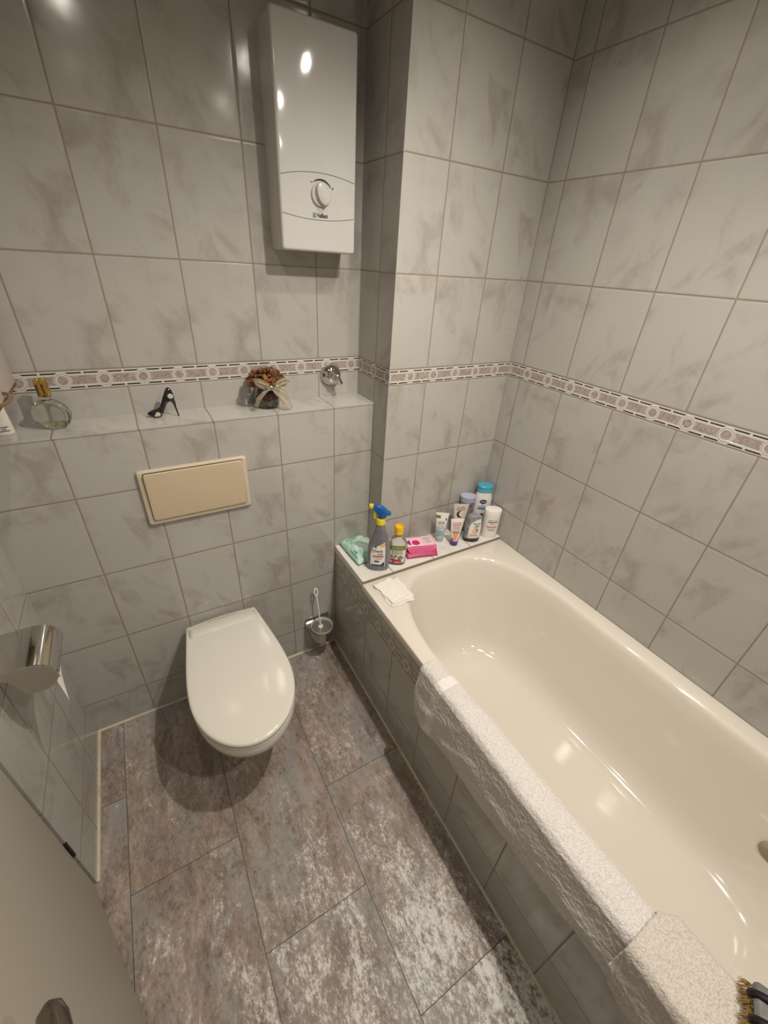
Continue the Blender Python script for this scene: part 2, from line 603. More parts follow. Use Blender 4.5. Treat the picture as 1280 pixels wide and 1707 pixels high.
# caulk lines along the floor
bm = bmesh.new(); tube(bm, [(0.0, -DS - 0.001, 0.002), (AP, -DS - 0.001, 0.0)], 0.0055, 6); struct('baseboard_back', bm, M_caulk, True)
bm = bmesh.new(); tube(bm, [(0.001, -DS, 0.002), (0.001, -0.648, 0.002)], 0.006, 6); struct('baseboard_left', bm, M_caulk, True)
bm = bmesh.new(); tube(bm, [(AP - 0.001, -DS, 0.0), (AP - 0.001, YF, 0.0)], 0.0055, 6); struct('baseboard_apron', bm, M_caulk, True)
bm = bmesh.new()
tube(bm, [(XC, -DC + 0.0003, 0.58), (XC, -DC + 0.0003, CEIL)], 0.0016, 6)
struct('trim_2', bm, pbr('corner_bead', (0.48, 0.46, 0.43), 0.35), True)

# recessed ceiling lamps (above the frame; they show up as reflections)
M_bulb, nt, b = newmat('lamp_glow')
b.inputs['Emission Color'].default_value = (*LAMP_COL, 1)
b.inputs['Emission Strength'].default_value = 60.0
for i, (x, y, wt, cone, aim) in enumerate(SPOTS):
    t = thing('ceiling_spotlight', ['recessed chrome ceiling spotlight above the toilet',
                                    'recessed chrome ceiling spotlight above the tub rim',
                                    'recessed chrome ceiling spotlight near the tiled column',
                                    'recessed chrome ceiling spotlight behind the doorway side',
                                    'recessed chrome ceiling spotlight above the tub foot end'][i], 'ceiling lamp', (x, y, CEIL), 0, 'recessed ceiling spotlights')
    bm = bmesh.new()
    lathe(bm, [(0.0165, -0.001), (0.040, -0.001), (0.040, -0.005), (0.030, -0.007), (0.0165, -0.001)], 28, cap0=False, cap1=False)
    link('lamp_ring', bm, M_chrome, t)
    bm = bmesh.new()
    lathe(bm, [(0.016, -0.0015), (0.014, -0.0025), (0.001, -0.003)], 24)
    link('lamp_glass', bm, M_bulb, t)
    ld = bpy.data.lights.new('spot_beam', 'SPOT')
    ld.energy = wt
    ld.color = LAMP_COL
    ld.spot_size = radians(cone)
    ld.spot_blend = 1.0
    ld.shadow_soft_size = 0.018
    lo = bpy.data.objects.new('spot_beam', ld)
    COL.objects.link(lo)
    lo.parent = t
    lo.location = (0, 0, -0.024)
    lo.rotation_euler = Vector(aim).to_track_quat('-Z', 'Y').to_euler()

# ------------------------------------------------------------------ door, ajar, hinged on the left wall
ddir = Vector((0.293, -0.956, 0)).normalized()
t = thing('door_1', 'beige interior door standing ajar, hinged on the tiled left wall', 'door', (-0.004, -0.655, 0.008), math.atan2(ddir.y, ddir.x))
t['kind'] = 'structure'
bm = bmesh.new()
box(bm, (0.40, -0.02, 1.0), (0.80, 0.04, 1.99), 0.002, 1)
link('door_leaf', bm, M_door, t)
bm = bmesh.new()
lathe(bm, [(0.004, 0.195), (0.004, 0.27)], 12, c=(-0.003, 0.004, 0))
tag(link('hinge', bm, M_darkmetal, t), 'dark hinge pin')
h = bmesh.new()
lathe(h, [(0.024, 0.0), (0.024, 0.007), (0.011, 0.009), (0.010, 0.052), (0.0, 0.055)], 20, c=(0.735, 0, 0.985), axis='y')
tube(h, [(0.735, 0.045, 0.985), (0.70, 0.05, 0.985), (0.66, 0.052, 0.986), (0.61, 0.052, 0.986), (0.598, 0.052, 0.986), (0.592, 0.052, 0.986)],
     [0.011, 0.012, 0.0125, 0.013, 0.010, 0.003], 16)
tag(link('handle', h, M_bronze, t), 'dark metal lever handle')

# ------------------------------------------------------------------ bathtub
def tub_outline(ix, iyf, iyn, n=20):
    """inner outline, counter-clockwise from the near left"""
    x0, x1, y1, y0 = 1.05 + ix, 1.648 - ix, -0.422 - iyf, -2.02 + iyn
    rx, rf, rn = 0.20 - ix * 0.45, 0.36 - iyf * 0.5, 0.22
    P = []
    rx, rf, rn = min(rx, (x1 - x0) * 0.46), min(rf, (y1 - y0) * 0.4), min(rn, (y1 - y0) * 0.4)
    def arc(cx, cy, ax, ay, a0, a1):
        for i in range(n):
            a = a0 + (a1 - a0) * i / (n - 1)
            P.append((cx + ax * cos(a), cy + ay * sin(a)))
    def straight(p, q, m):
        for i in range(1, m):
            P.append((p[0] + (q[0] - p[0]) * i / m, p[1] + (q[1] - p[1]) * i / m))
    arc(x0 + rx, y0 + rn, rx, rn, 1.5 * pi, pi)
    straight((x0, y0 + rn), (x0, y1 - rf), 12)
    arc(x0 + rx, y1 - rf, rx, rf, pi, pi / 2)
    straight((x0 + rx, y1), (x1 - rx, y1), 4)
    arc(x1 - rx, y1 - rf, rx, rf, pi / 2, 0)
    straight((x1, y1 - rf), (x1, y0 + rn), 12)
    arc(x1 - rx, y0 + rn, rx, rn, 0, -pi / 2)
    straight((x1 - rx, y0), (x0 + rx, y0), 4)
    return P

t = thing('bathtub', 'cream enamelled bathtub built in along the tiled right wall', 'bathtub', (0, 0, 0))
bm = bmesh.new()
levels = [(-0.012, -0.012, -0.012, ZR), (-0.005, -0.005, -0.005, ZR), (0.0, 0.0, 0.0, ZR - 0.002), (0.006, 0.007, 0.01, ZR - 0.008),
          (0.011, 0.013, 0.02, ZR - 0.02), (0.020, 0.03, 0.05, 0.50), (0.033, 0.055, 0.11, 0.42), (0.046, 0.08, 0.18, 0.34),
          (0.060, 0.105, 0.25, 0.26), (0.070, 0.12, 0.28, 0.225), (0.084, 0.14, 0.31, 0.198), (0.103, 0.16, 0.34, 0.181),
          (0.128, 0.19, 0.37, 0.172), (0.16, 0.23, 0.41, 0.169), (0.20, 0.30, 0.48, 0.167), (0.235, 0.40, 0.58, 0.166), (0.27, 0.52, 0.70, 0.166)]
rings = [[(x, y, z) for x, y in tub_outline(a, f, nn)] for a, f, nn, z in levels]
# outer rim: push the first outline out to the rectangle
def to_rect(p):
    x, y = p
    X0, X1, Y0, Y1 = AP - 0.004, XR - 0.0005, YF + 0.001, -0.3865
    cx, cy = (X0 + X1) / 2, (Y0 + Y1) / 2
    # walk outward along the normal-ish direction using clamped nearest edge
    dx, dy = x - cx, y - cy
    k = min(((X1 - X0) / 2) / abs(dx) if abs(dx) > 1e-6 else 9e9, ((Y1 - Y0) / 2) / abs(dy) if abs(dy) > 1e-6 else 9e9)
    return (cx + dx * k, cy + dy * k)
def inset(r, d):
    X0, X1, Y0, Y1 = AP - 0.004, XR - 0.0005, YF + 0.001, -0.3865
    cx, cy = (X0 + X1) / 2, (Y0 + Y1) / 2
    return (cx + (r[0] - cx) * (1 - d / ((X1 - X0) / 2)), cy + (r[1] - cy) * (1 - d / ((Y1 - Y0) / 2)))
base = tub_outline(-0.012, -0.012, -0.012)
rect = [to_rect(p) for p in base]
# snap the ring points nearest to the rectangle's corners onto them
for cxy in ((AP - 0.004, -0.3865), (XR - 0.0005, -0.3865), (AP - 0.004, YF + 0.001), (XR - 0.0005, YF + 0.001)):
    k = min(range(len(rect)), key=lambda i: hypot(rect[i][0] - cxy[0], rect[i][1] - cxy[1]))
    rect[k] = cxy
outer = [[(*p, ZR - 0.028) for p in rect], [(*p, ZR - 0.006) for p in rect], [(*inset(p, 0.0018), ZR - 0.0018) for p in rect], [(*inset(p, 0.006), ZR) for p in rect]]
loft(bm, outer + rings, False, True)
tag(link('tub_shell', bm, M_tub, t), 'cream enamel shell')
bm = bmesh.new()
lathe(bm, [(0.036, 0.0), (0.036, -0.008), (0.030, -0.014), (0.012, -0.016), (0.001, -0.016)], 28, axis='x')
o = link('overflow_cap', bm, pbr('overflow_plastic', (0.33, 0.28, 0.20), 0.4), t)
o.location = (1.606, -1.592, 0.345)
o.rotation_euler = (0, -0.2, 0)
tag(o, 'dull beige overflow rosette')

# ------------------------------------------------------------------ toilet
CX = 0.507
def lid_outline(sc=1.0, dy=0.0, n=48, back=-0.150, hw_back=0.128, hw=0.163, ymid=-0.475, front=-0.706):
    P = []
    # right side from the back towards the widest point, then the front ellipse, then up the left side
    m = 12
    def side(i):
        s = i / m
        e = s * s * (3 - 2 * s) * 0.55 + (sin(s * pi / 2)) * 0.45
        return hw_back + (hw - hw_back) * e, back + (ymid - back) * s
    for i in range(m):
        w, y = side(i)
        P.append((w, y))
    for i in range(n + 1):
        a = pi * i / n
        P.append((hw * cos(a), ymid + (front - ymid) * (abs(sin(a)) ** 0.94)))
    for i in range(m - 1, -1, -1):
        w, y = side(i)
        P.append((-w, y))
    for i in range(1, 8):     # the slightly bowed back edge
        s = i / 8
        P.append((-hw_back + 2 * hw_back * s, back + 0.010 * sin(pi * s)))
    cy = -0.42
    return [(CX + x * sc, cy + (y - cy) * sc + dy) for x, y in P]

t = thing('toilet', 'white wall-hung toilet with closed lid under the beige flush plate', 'toilet', (0, 0, 0))
bm = bmesh.new()
bowl = [(1.0, 0.384, 0), (0.985, 0.392, 0)]
rings = []
spec = [(0.975, 0.384, 0), (0.992, 0.380, 0), (0.995, 0.368, 0), (0.990, 0.350, 0), (0.965, 0.315, 0), (0.89, 0.26, 1), (0.76, 0.20, 1), (0.64, 0.14, 1), (0.52, 0.10, 1), (0.38, 0.085, 1)]
for sc, z, k in spec:
    ring = []
    for x, y in lid_outline(1.0, 0, back=-0.16):
        yy = -0.131 + (y + 0.131) * (sc if k == 0 else sc * 0.97)
        ring.append((CX + (x - CX) * (sc if y < -0.3 else 1 - (1 - sc) * 0.75), min(yy, -0.1315), z))
    rings.append(ring)
loft(bm, rings, True, True)
box(bm, (CX, -0.150, 0.30), (0.245, 0.040, 0.17), 0.012, 3)
link('bowl', bm, M_ceramic, t)
bm = bmesh.new()
loft(bm, [[(x, y, z) for x, y in lid_outline(s)] for s, z in ((0.96, 0.3845), (0.985, 0.3855), (0.993, 0.389), (0.985, 0.394), (0.955, 0.3955))])
link('seat', bm, M_lid, t)
bm = bmesh.new()
def lidz(x, y):
    back = max(0.0, min(1.0, (y + 0.235) / 0.085))
    r = hypot((x - CX) / 0.163, (y + 0.44) / 0.28)
    return -0.012 * back * back + 0.004 * max(0, 1 - r * r)
rings = []
for s, z in ((0.975, 0.399), (0.992, 0.4005), (1.0, 0.405), (0.9985, 0.4105), (0.99, 0.4145), (0.975, 0.4165), (0.94, 0.4175), (0.85, 0.4180), (0.7, 0.4182), (0.5, 0.4183), (0.3, 0.4183), (0.1, 0.4183)):
    rings.append([(x, y, z + (lidz(x, y) if z > 0.408 else min(0, lidz(x, y)) * (1 if z > 0.404 else 0.6))) for x, y in lid_outline(s)])
loft(bm, rings)
tag(link('lid', bm, M_lid, t), 'closed glossy lid')
bm = bmesh.new()
def hump(u, v):
    x = CX + (u - 0.5) * 0.242
    y = -0.158 - v * 0.075
    return (x, y, 0.4035 + 0.0145 * (sin(min(1, v * 1.25) * pi / 2)) * (1 - max(0, v - 0.8) * 1.2) + 0.003 * sin(pi * u))
grid(bm, hump, 16, 10)
tag(link('hinge_cover', bm, M_lid, t, thick=0.003), 'raised hinge cover strip')

# ------------------------------------------------------------------ flush plate
t = thing('flush_plate', 'beige plastic flush plate on the tiled wall above the toilet', 'flush plate', (0.518, -DS, 0.955))
def rrect(w, h, r, n=6):
    P = []
    for cx, cz, a0 in ((w / 2 - r, h / 2 - r, 0), (-w / 2 + r, h / 2 - r, pi / 2), (-w / 2 + r, -h / 2 + r, pi), (w / 2 - r, -h / 2 + r, 1.5 * pi)):
        for i in range(n + 1):
            a = a0 + pi / 2 * i / n
            P.append((cx + r * cos(a), cz + r * sin(a)))
    return P
bm = bmesh.new()
loft(bm, [[(x, y, z) for x, z in rrect(w, h, r)] for w, h, r, y in ((0.320, 0.186, 0.008, -0.0005), (0.320, 0.186, 0.008, -0.008), (0.314, 0.180, 0.009, -0.013), (0.300, 0.166, 0.008, -0.0145))])
link('frame', bm, M_beige_rim, t)
bm = bmesh.new()
loft(bm, [[(x, y, z + 0.006) for x, z in rrect(w, h, 0.006)] for w, h, y in ((0.2895, 0.1625, -0.0135), (0.2895, 0.1625, -0.0152))])
tag(link('gap', bm, M_black, t), 'dark gap round the button')
bm = bmesh.new()
rings = []
for w, h, y in ((0.2865, 0.1595, -0.0135), (0.2865, 0.1595, -0.019), (0.284, 0.157, -0.0205), (0.276, 0.150, -0.021)):
    rings.append([(x, y - (0.004 * max(0, z / 0.08)), z + 0.0065) for x, z in rrect(w, h, 0.006)])
loft(bm, rings)
tag(link('button', bm, M_beige, t), 'large beige push button')

# ------------------------------------------------------------------ water heater
HX0, HX1, HZ0, HZ1, HD = 0.8565, 1.0820, 1.6310, 2.0990, 0.100
t = thing('water_heater', 'white electric water heater hung high on the back wall beside the column', 'water heater', (0, 0, 0))
hcx, hcz, hw_, hh_ = (HX0 + HX1) / 2, (HZ0 + HZ1) / 2, HX1 - HX0, HZ1 - HZ0
bm = bmesh.new()
loft(bm, [[(hcx + x, y, hcz + z) for x, z in rrect(w, h, 0.008)] for w, h, y in ((hw_, hh_, -0.0005), (hw_ - 0.002, hh_ - 0.002, -0.080))])
link('casing', bm, M_heater_side, t)
bm = bmesh.new()
rings = [[(hcx + x, y, hcz + z) for x, z in rrect(w, h, r)] for w, h, r, y in
         ((hw_ - 0.003, hh_ - 0.003, 0.008, -0.0802), (hw_ - 0.001, hh_ - 0.001, 0.008, -0.092), (hw_ - 0.003, hh_ - 0.003, 0.008, -0.0965), (hw_ - 0.008, hh_ - 0.008, 0.006, -0.0992), (hw_ - 0.014, hh_ - 0.014, 0.004, -HD))]
loft(bm, rings)
tag(link('front_cover', bm, M_heater, t), 'glossy white front cover')
def arcpts(p, q, r, n=20):
    """quadratic through p, q, r with q at the middle"""
    out = []
    for i in range(n + 1):
        s = i / n
        a, b_, c = (1 - s) * (1 - 2 * s), 4 * s * (1 - s), s * (2 * s - 1)
        out.append((p[0] * a + q[0] * b_ + r[0] * c, -HD - 0.0001, p[1] * a + q[1] * b_ + r[1] * c))
    return out
bm = bmesh.new()
tube(bm, arcpts((0.862, 1.799), (0.967, 1.8135), (1.0765, 1.802)), 0.0007, 6)
tube(bm, arcpts((0.862, 1.7175), (0.967, 1.7085), (1.0765, 1.7195)), 0.0007, 6)
tag(link('seam', bm, M_seam, t), 'curved seam lines of the control panel')
bm = bmesh.new()
kc = (0.974, -HD, 1.7665)
kn = 40
rings = []
for r, y in ((0.0285, 0.0), (0.0285, -0.004), (0.027, -0.006)):
    rings.append([(kc[0] + r * cos(2 * pi * i / kn), kc[1] + y, kc[2] + r * sin(2 * pi * i / kn)) for i in range(kn)])
loft(bm, rings)
rot = Matrix.Rotation(radians(-24), 4, 'Y')
g = bmesh.new()
gr = []
for w, d in ((1.0, 0.0), (0.97, -0.007), (0.86, -0.012), (0.6, -0.0135)):
    gr.append([(0.0165 * w * cos(2 * pi * i / kn), d - 0.005, 0.0265 * (1 - (1 - w) * 0.5) * sin(2 * pi * i / kn)) for i in range(kn)])
loft(g, gr)
merge(bm, g, Matrix.Translation(kc) @ rot)
tag(link('temperature_knob', bm, pbr('knob_white', (0.58, 0.56, 0.54), 0.25), t), 'round temperature knob with oval grip')
bm = bmesh.new()
hf = lambda u, v: (u, -HD - 0.0004, v)
pts = [(0.974 + 0.036 * cos(a), 1.765 + 0.034 * sin(a)) for a in [radians(125 - 90 * i / 20) for i in range(21)]]
V = []
for i, (x, z) in enumerate(pts):
    k = 0.0006 + 0.0012 * sin(pi * i / 20) + 0.0004
    a = radians(125 - 90 * i / 20)
    V.append((bm.verts.new(hf(x - k * cos(a), z - k * sin(a))), bm.verts.new(hf(x + k * cos(a), z + k * sin(a)))))
for a, b_ in zip(V, V[1:]):
    bm.faces.new((a[0], b_[0], b_[1], a[1]))
link('scale_arc', bm, M_black, t)
bm = bmesh.new()
patch(bm, hf, [(1.7905, 0.9435, 0.9505), (1.7920, 0.9435, 0.9505)], nu=1, nv=1)
link('scale_mark', bm, M_black, t)
bm = bmesh.new()
patch(bm, hf, [(1.7825, 1.0060, 1.0120), (1.7840, 1.0060, 1.0120)], nu=1, nv=1)
patch(bm, hf, [(1.7803, 1.0083, 1.0098), (1.7862, 1.0083, 1.0098)], nu=1, nv=1)
link('scale_mark', bm, M_black, t)
bm = bmesh.new()
put_text(bm, 'Vaillant', 0.0135, hf, 0.9775, 1.7190, 0.035, width=0.034)
tag(link('lettering', bm, M_black, t), 'black maker name')
bm = bmesh.new()
# square emblem left of the name
for (a, b_, c, d) in ((0.9490, 0.9580, 1.7233, 1.7243), (0.9490, 0.9580, 1.7138, 1.7150), (0.9490, 0.9500, 1.7138, 1.7243), (0.9568, 0.9580, 1.7138, 1.7243), (0.9515, 0.9560, 1.7162, 1.7178), (0.9515, 0.9528, 1.7162, 1.7222), (0.9538, 0.9556, 1.7195, 1.7218)):
    patch(bm, hf, [(c, a, b_), (d, a, b_)], nu=1, nv=1)
tag(link('emblem', bm, M_black, t), 'small square black emblem')
bm = bmesh.new()
lathe(bm, [(0.0030, 0.0), (0.0028, -0.001), (0.001, -0.0014)], 14, c=(0.9735, -HD, 1.7335), axis='y')
link('indicator_lens', bm, pbr('lens', (0.85, 0.85, 0.82), 0.08), t)

# ------------------------------------------------------------------ shower-valve rosette
t = thing('shutoff_valve', 'round chrome shut-off valve on the border tiles beside the column', 'valve', (1.040, 0, 1.2565))
bm = bmesh.new()
lathe(bm, [(0.040, 0.0), (0.040, -0.004), (0.037, -0.014), (0.030, -0.024), (0.020, -0.030), (0.014, -0.032)], 36, axis='y')
link('rosette', bm, M_chrome, t)
bm = bmesh.new()
lathe(bm, [(0.012, -0.03), (0.012, -0.050), (0.0105, -0.054)], 20, axis='y')
g = bmesh.new()
box(g, (0, 0, 0), (0.018, 0.012, 0.040), 0.005, 3)
merge(bm, g, Matrix.Translation((0.012, -0.050, -0.010)) @ Matrix.Rotation(radians(-28), 4, 'Y'))
link('handle', bm, M_chrome, t)

# ------------------------------------------------------------------ toilet-paper holder
t = thing('toilet_paper_holder', 'chrome covered toilet paper holder on the tiled left wall', 'toilet paper holder', (0, 0, 0))
prof = [(0.002, 0.8335), (0.03, 0.8345), (0.06, 0.835), (0.080, 0.8345)]
for i in range(1, 11):
    a = pi / 2 - (pi / 2 + 0.25) * i / 10
    prof.append((0.084 + 0.044 * cos(a), 0.790 + 0.0445 * sin(a)))
y0, y1 = -0.571, -0.440
bm = bmesh.new()
outer = [(x, z) for x, z in prof]
inner = [(x - 0.0012, z - 0.0016) for x, z in prof][::-1]
loop = outer + inner
rings = [[(x, y, z) for x, z in loop] for y in (y0, y0 + 0.001, y1)]
loft(bm, rings, True, True)
tag(link('cover', bm, M_chrome, t), 'curved chrome cover flap')
bm = bmesh.new()
tube(bm, [(x, y0 + 0.0005, z) for x, z in prof], 0.0022, 8)
link('cover_rim', bm, M_chrome, t)
# shaped end plate on the near side
E_ = [(0.002, 0.8315), (0.055, 0.8325)] + [(x, z - 0.002) for x, z in prof[3:]]
E_ += [(0.084 + 0.043 * cos(a), 0.790 + 0.043 * sin(a)) for a in [-0.35 - 0.25 * k for k in range(9)]]
E_ += [(0.060, 0.765), (0.052, 0.776), (0.050, 0.790), (0.044, 0.803), (0.032, 0.813), (0.015, 0.820), (0.002, 0.822)]
bm = bmesh.new()
loft(bm, [[(x, y, z) for x, z in E_] for y in (y0 + 0.0065, y0 + 0.005)])
tag(link('end_plate', bm, M_chrome, t), 'curved chrome end plate')
bm = bmesh.new()
box(bm, (0.004, (y0 + y1) / 2, 0.80), (0.006, 0.125, 0.07), 0.002, 2)
tube(bm, [(0.006, y1 + 0.004, 0.79), (0.05, y1 + 0.004, 0.79), (0.080, y1 + 0.004, 0.788), (0.080, y1 - 0.01, 0.788), (0.080, y0 + 0.02, 0.788)], 0.0035, 8)
link('bracket', bm, M_chrome, t)
t = thing('toilet_paper_roll', 'white toilet paper roll hanging under the chrome holder cover', 'toilet paper', (0.080, -0.505, 0.7865))
bm = bmesh.new()
lathe(bm, [(0.012, -0.049), (0.031, -0.049), (0.031, 0.049), (0.012, 0.049)], 32, axis='y', cap0=False, cap1=False)
lathe(bm, [(0.012, -0.049), (0.012, 0.049)], 32, axis='y', cap0=False, cap1=False)
link('roll', bm, M_paper, t)
bm = bmesh.new()
def tail(u, v):   # torn sheet hanging in front
    y = -0.049 + 0.098 * u
    ln = 0.135 - 0.060 * (1 - u) ** 1.2
    ln = 0.120 - 0.090 * u ** 0.7
    z = 0.006 - ln * v
    return (0.0312 + 0.003 * v + 0.002 * sin(u * 5 + v * 2), y, z)
grid(bm, tail, 12, 14)
tag(link('loose_sheet', bm, M_paper, t, thick=0.0006), 'torn end of the roll')

# ------------------------------------------------------------------ toilet-brush set
bx, by, bz = 0.905, -0.192, 0.205
t = thing('toilet_brush_holder', 'chrome wall bracket with glass toilet brush cup in the tiled corner', 'toilet brush holder', (bx, by, bz))
bm = bmesh.new()
rings = []
for z in (-0.016, -0.010):
    P = [(-0.058, 0.0625, z), (-0.058, 0.045, z)]
    for i in range(25):
        a = pi + pi * i / 24
        P.append((0.052 * cos(a), 0.052 * sin(a), z))
    P += [(0.058, 0.045, z), (0.058, 0.0625, z)]
    rings.append(P)
loft(bm, rings)
box(bm, (0, 0.0595, -0.02), (0.112, 0.006, 0.05), 0.002, 2)
lathe(bm, [(0.046, -0.045), (0.0515, -0.045), (0.0515, -0.010), (0.050, -0.010)], 36, cap0=False, cap1=False)
lathe(bm, [(0.0, -0.080), (0.030, -0.080), (0.040, -0.074), (0.046, -0.045)], 36, cap0=False, cap1=False)
link('bracket', bm, M_chrome_dark, t)
bm = bmesh.new()
lathe(bm, [(0.0, -0.070), (0.028, -0.070), (0.036, -0.064), (0.0445, -0.034), (0.050, 0.0), (0.0485, 0.0015), (0.047, 0.0), (0.0415, -0.034), (0.033, -0.060), (0.0, -0.064)], 40, cap0=False, cap1=False)
tag(link('cup', bm, pbr('frosted_glass', (0.78, 0.80, 0.74), 0.35, trans=0.55), t), 'frosted glass cup')
t = thing('toilet_brush', 'white long-handled toilet brush standing in the frosted glass cup', 'toilet brush', (bx - 0.004, by + 0.004, bz))
bm = bmesh.new()
hp = [(0.0, -0.003, -0.045), (0.0, 0.0, -0.01), (-0.002, 0.006, 0.05), (-0.004, 0.018, 0.12), (-0.006, 0.026, 0.16)]
tube(bm, hp, [0.0042, 0.0042, 0.0038, 0.0036, 0.0040], 12)
lathe(bm, [(0.0042, -0.012), (0.0105, -0.011), (0.0105, -0.005), (0.0042, -0.003)], 18, cap0=False, cap1=False)
link('handle', bm, M_white_pl, t)
bm = bmesh.new()
tube(bm, [(-0.006 + 0.0078 * cos(a), 0.029 + 0.004 * sin(a), 0.176 + 0.0165 * sin(a)) for a in [2 * pi * i / 20 for i in range(20)]], 0.0032, 8, closed=True)
link('hanging_loop', bm, M_white_pl, t)
bm = bmesh.new()
lathe(bm, [(0.004, -0.026), (0.013, -0.027), (0.015, -0.031), (0.012, -0.036), (0.004, -0.038)], 20)
for i in range(100):
    a = random.random() * 2 * pi
    z = -0.040 - 0.016 * random.random()
    rr = 0.030 * (0.85 + 0.2 * random.random())
    tube(bm, [(0, 0, z + 0.004), (rr * cos(a), rr * sin(a), z)], 0.0009, 4)
link('bristle_head', bm, M_white_pl, t)

# ------------------------------------------------------------------ towels on the tub rim
def towel(name, label, ya, yb, bot, mat, top_z, xin, drop_in, xout, lift, seed, edge_in=None, ny=150, ns=70):
    """terry cloth laid over the rim: xin/drop_in inside edge, hanging to bot(y) outside"""
    rnd = random.Random(seed)
    ph = [rnd.random() * 6.28 for _ in range(8)]
    def path(y):
        zb = bot(y)
        xi = xin(y)
        P = [(xi + 0.004, ZR - drop_in), (xi, ZR + lift * 0.6), (xi - 0.012, ZR + top_z), (xout + 0.022, ZR + top_z), (xout + 0.008, ZR + top_z - 0.003),
             (xout, ZR + top_z - 0.014), (xout - 0.004, 0.52), (xout - 0.010, (0.52 + zb) / 2), (xout - 0.008, zb)]
        L = [0]
        for p, q in zip(P, P[1:]):
            L.append(L[-1] + hypot(p[0] - q[0], p[1] - q[1]))
        return P, L
    def fn(u, v):
        y = ya + (yb - ya) * u
        P, L = path(y)
        s = v * L[-1]
        k = 0
        while k < len(L) - 2 and s > L[k + 1]:
            k += 1
        f = (s - L[k]) / max(1e-6, L[k + 1] - L[k])
        x = P[k][0] + (P[k + 1][0] - P[k][0]) * f
        z = P[k][1] + (P[k + 1][1] - P[k][1]) * f
        hang = max(0.0, min(1.0, (0.545 - z) / 0.12))
        x -= hang * (0.004 + 0.0013 * sin(y * 38 + z * 60 + ph[0]) + 0.0012 * sin(y * 17 - z * 85 + ph[1]) + 0.0016 * max(0.0, sin(y * 46 + z * 74 + ph[2])) ** 3)
        z += (1 - hang) * 0.0009 * sin(y * 60 + x * 80 + ph[3])
        j = 0.0012
        return (x + rnd.uniform(-j, j), y + rnd.uniform(-j, j) + 0.002 * hang * sin(z * 30 + ph[4]), z + rnd.uniform(-j, j))
    bm = bmesh.new()
    grid(bm, fn, ny, ns)
    bmesh.ops.recalc_face_normals(bm, faces=bm.faces)
    o = link(name, bm, mat, recalc=False)
    md = o.modifiers.new('thickness', 'SOLIDIFY')
    md.thickness = 0.006
    md.offset = 0.0
    sd = o.modifiers.new('soft', 'SUBSURF')
    sd.levels = sd.render_levels = 1
    return o

def interp(tab):
    def f(y):
        for (a, va), (b_, vb) in zip(tab, tab[1:]):
            if b_ <= y <= a:
                s = (a - y) / (a - b_)
                s = s * s * (3 - 2 * s)
                return va + (vb - va) * s
        return tab[0][1] if y > tab[0][0] else tab[-1][1]
    return f
MT1 = terry_mat('terry_white', (0.80, 0.765, 0.73), band=(-0.905, -0.872))
MT2 = terry_mat('terry_beige', (0.72, 0.66, 0.60))
o = towel('bath_towel', 'long white terry towel hung over the tub rim with smooth hem band', -0.800, -1.52,
          interp([(-0.80, 0.44), (-0.825, 0.372), (-0.86, 0.350), (-0.93, 0.372), (-1.12, 0.388), (-1.52, 0.435)]),
          MT1, 0.0085, interp([(-0.80, 1.047), (-1.1, 1.060), (-1.5, 1.066)]), 0.004, AP - 0.014, 0.004, 3)
tag(o, 'long white terry towel hung over the tub rim with smooth hem band', 'towel', 'towels over the tub rim')
o = towel('bath_towel', '', -1.484, -1.86,
          interp([(-1.484, 0.50), (-1.505, 0.455), (-1.54, 0.445), (-1.86, 0.45)]),
          MT2, 0.019, interp([(-1.484, 1.072), (-1.515, 1.100), (-1.86, 1.112)]), 0.012, AP - 0.032, 0.012, 9, ny=90)
tag(o, 'beige terry towel overlapping the near end of the white towel', 'towel', 'towels over the tub rim')

# ------------------------------------------------------------------ folded tissue on the rim corner
t = thing('folded_tissue', 'crumpled white folded paper tissue on the far corner of the tub rim', 'tissue', (0, 0, 0))
rnd = random.Random(5)
def sheet(corners, z0, amp, seed):
    c = [Vector(p) for p in corners]
    def fn(u, v):
        p = (c[0] * (1 - u) + c[1] * u) * (1 - v) + (c[3] * (1 - u) + c[2] * u) * v
        k = amp * (sin(u * 9 + seed) * sin(v * 7 + seed * 2) + 0.6 * sin(u * 17 + v * 13 + seed) + 0.4 * sin((u - v) * 25 + seed))
        e = 1.0 + 0.02 * sin(v * 11 + seed)
        return (p.x * 1.0 + 0.002 * sin(v * 14 + seed), p.y + 0.0018 * sin(u * 12 + seed), z0 + abs(k))
    return fn
for k, (cs, z0) in enumerate(((((1.026, -0.407), (1.128, -0.409), (1.130, -0.545), (1.034, -0.546)), ZR + 0.0012),
                              (((1.030, -0.410), (1.138, -0.414), (1.137, -0.536), (1.040, -0.538)), ZR + 0.0042),
                              (((1.028, -0.420), (1.110, -0.405), (1.128, -0.520), (1.045, -0.532)), ZR + 0.0072))):
    bm = bmesh.new()
    grid(bm, sheet(cs, z0, 0.0013, k * 1.7 + 0.4), 26, 26)
    link('tissue_layer', bm, M_paper, t, thick=0.0007)
t['label'] = 'crumpled white folded paper tissue on the far corner of the tub rim'

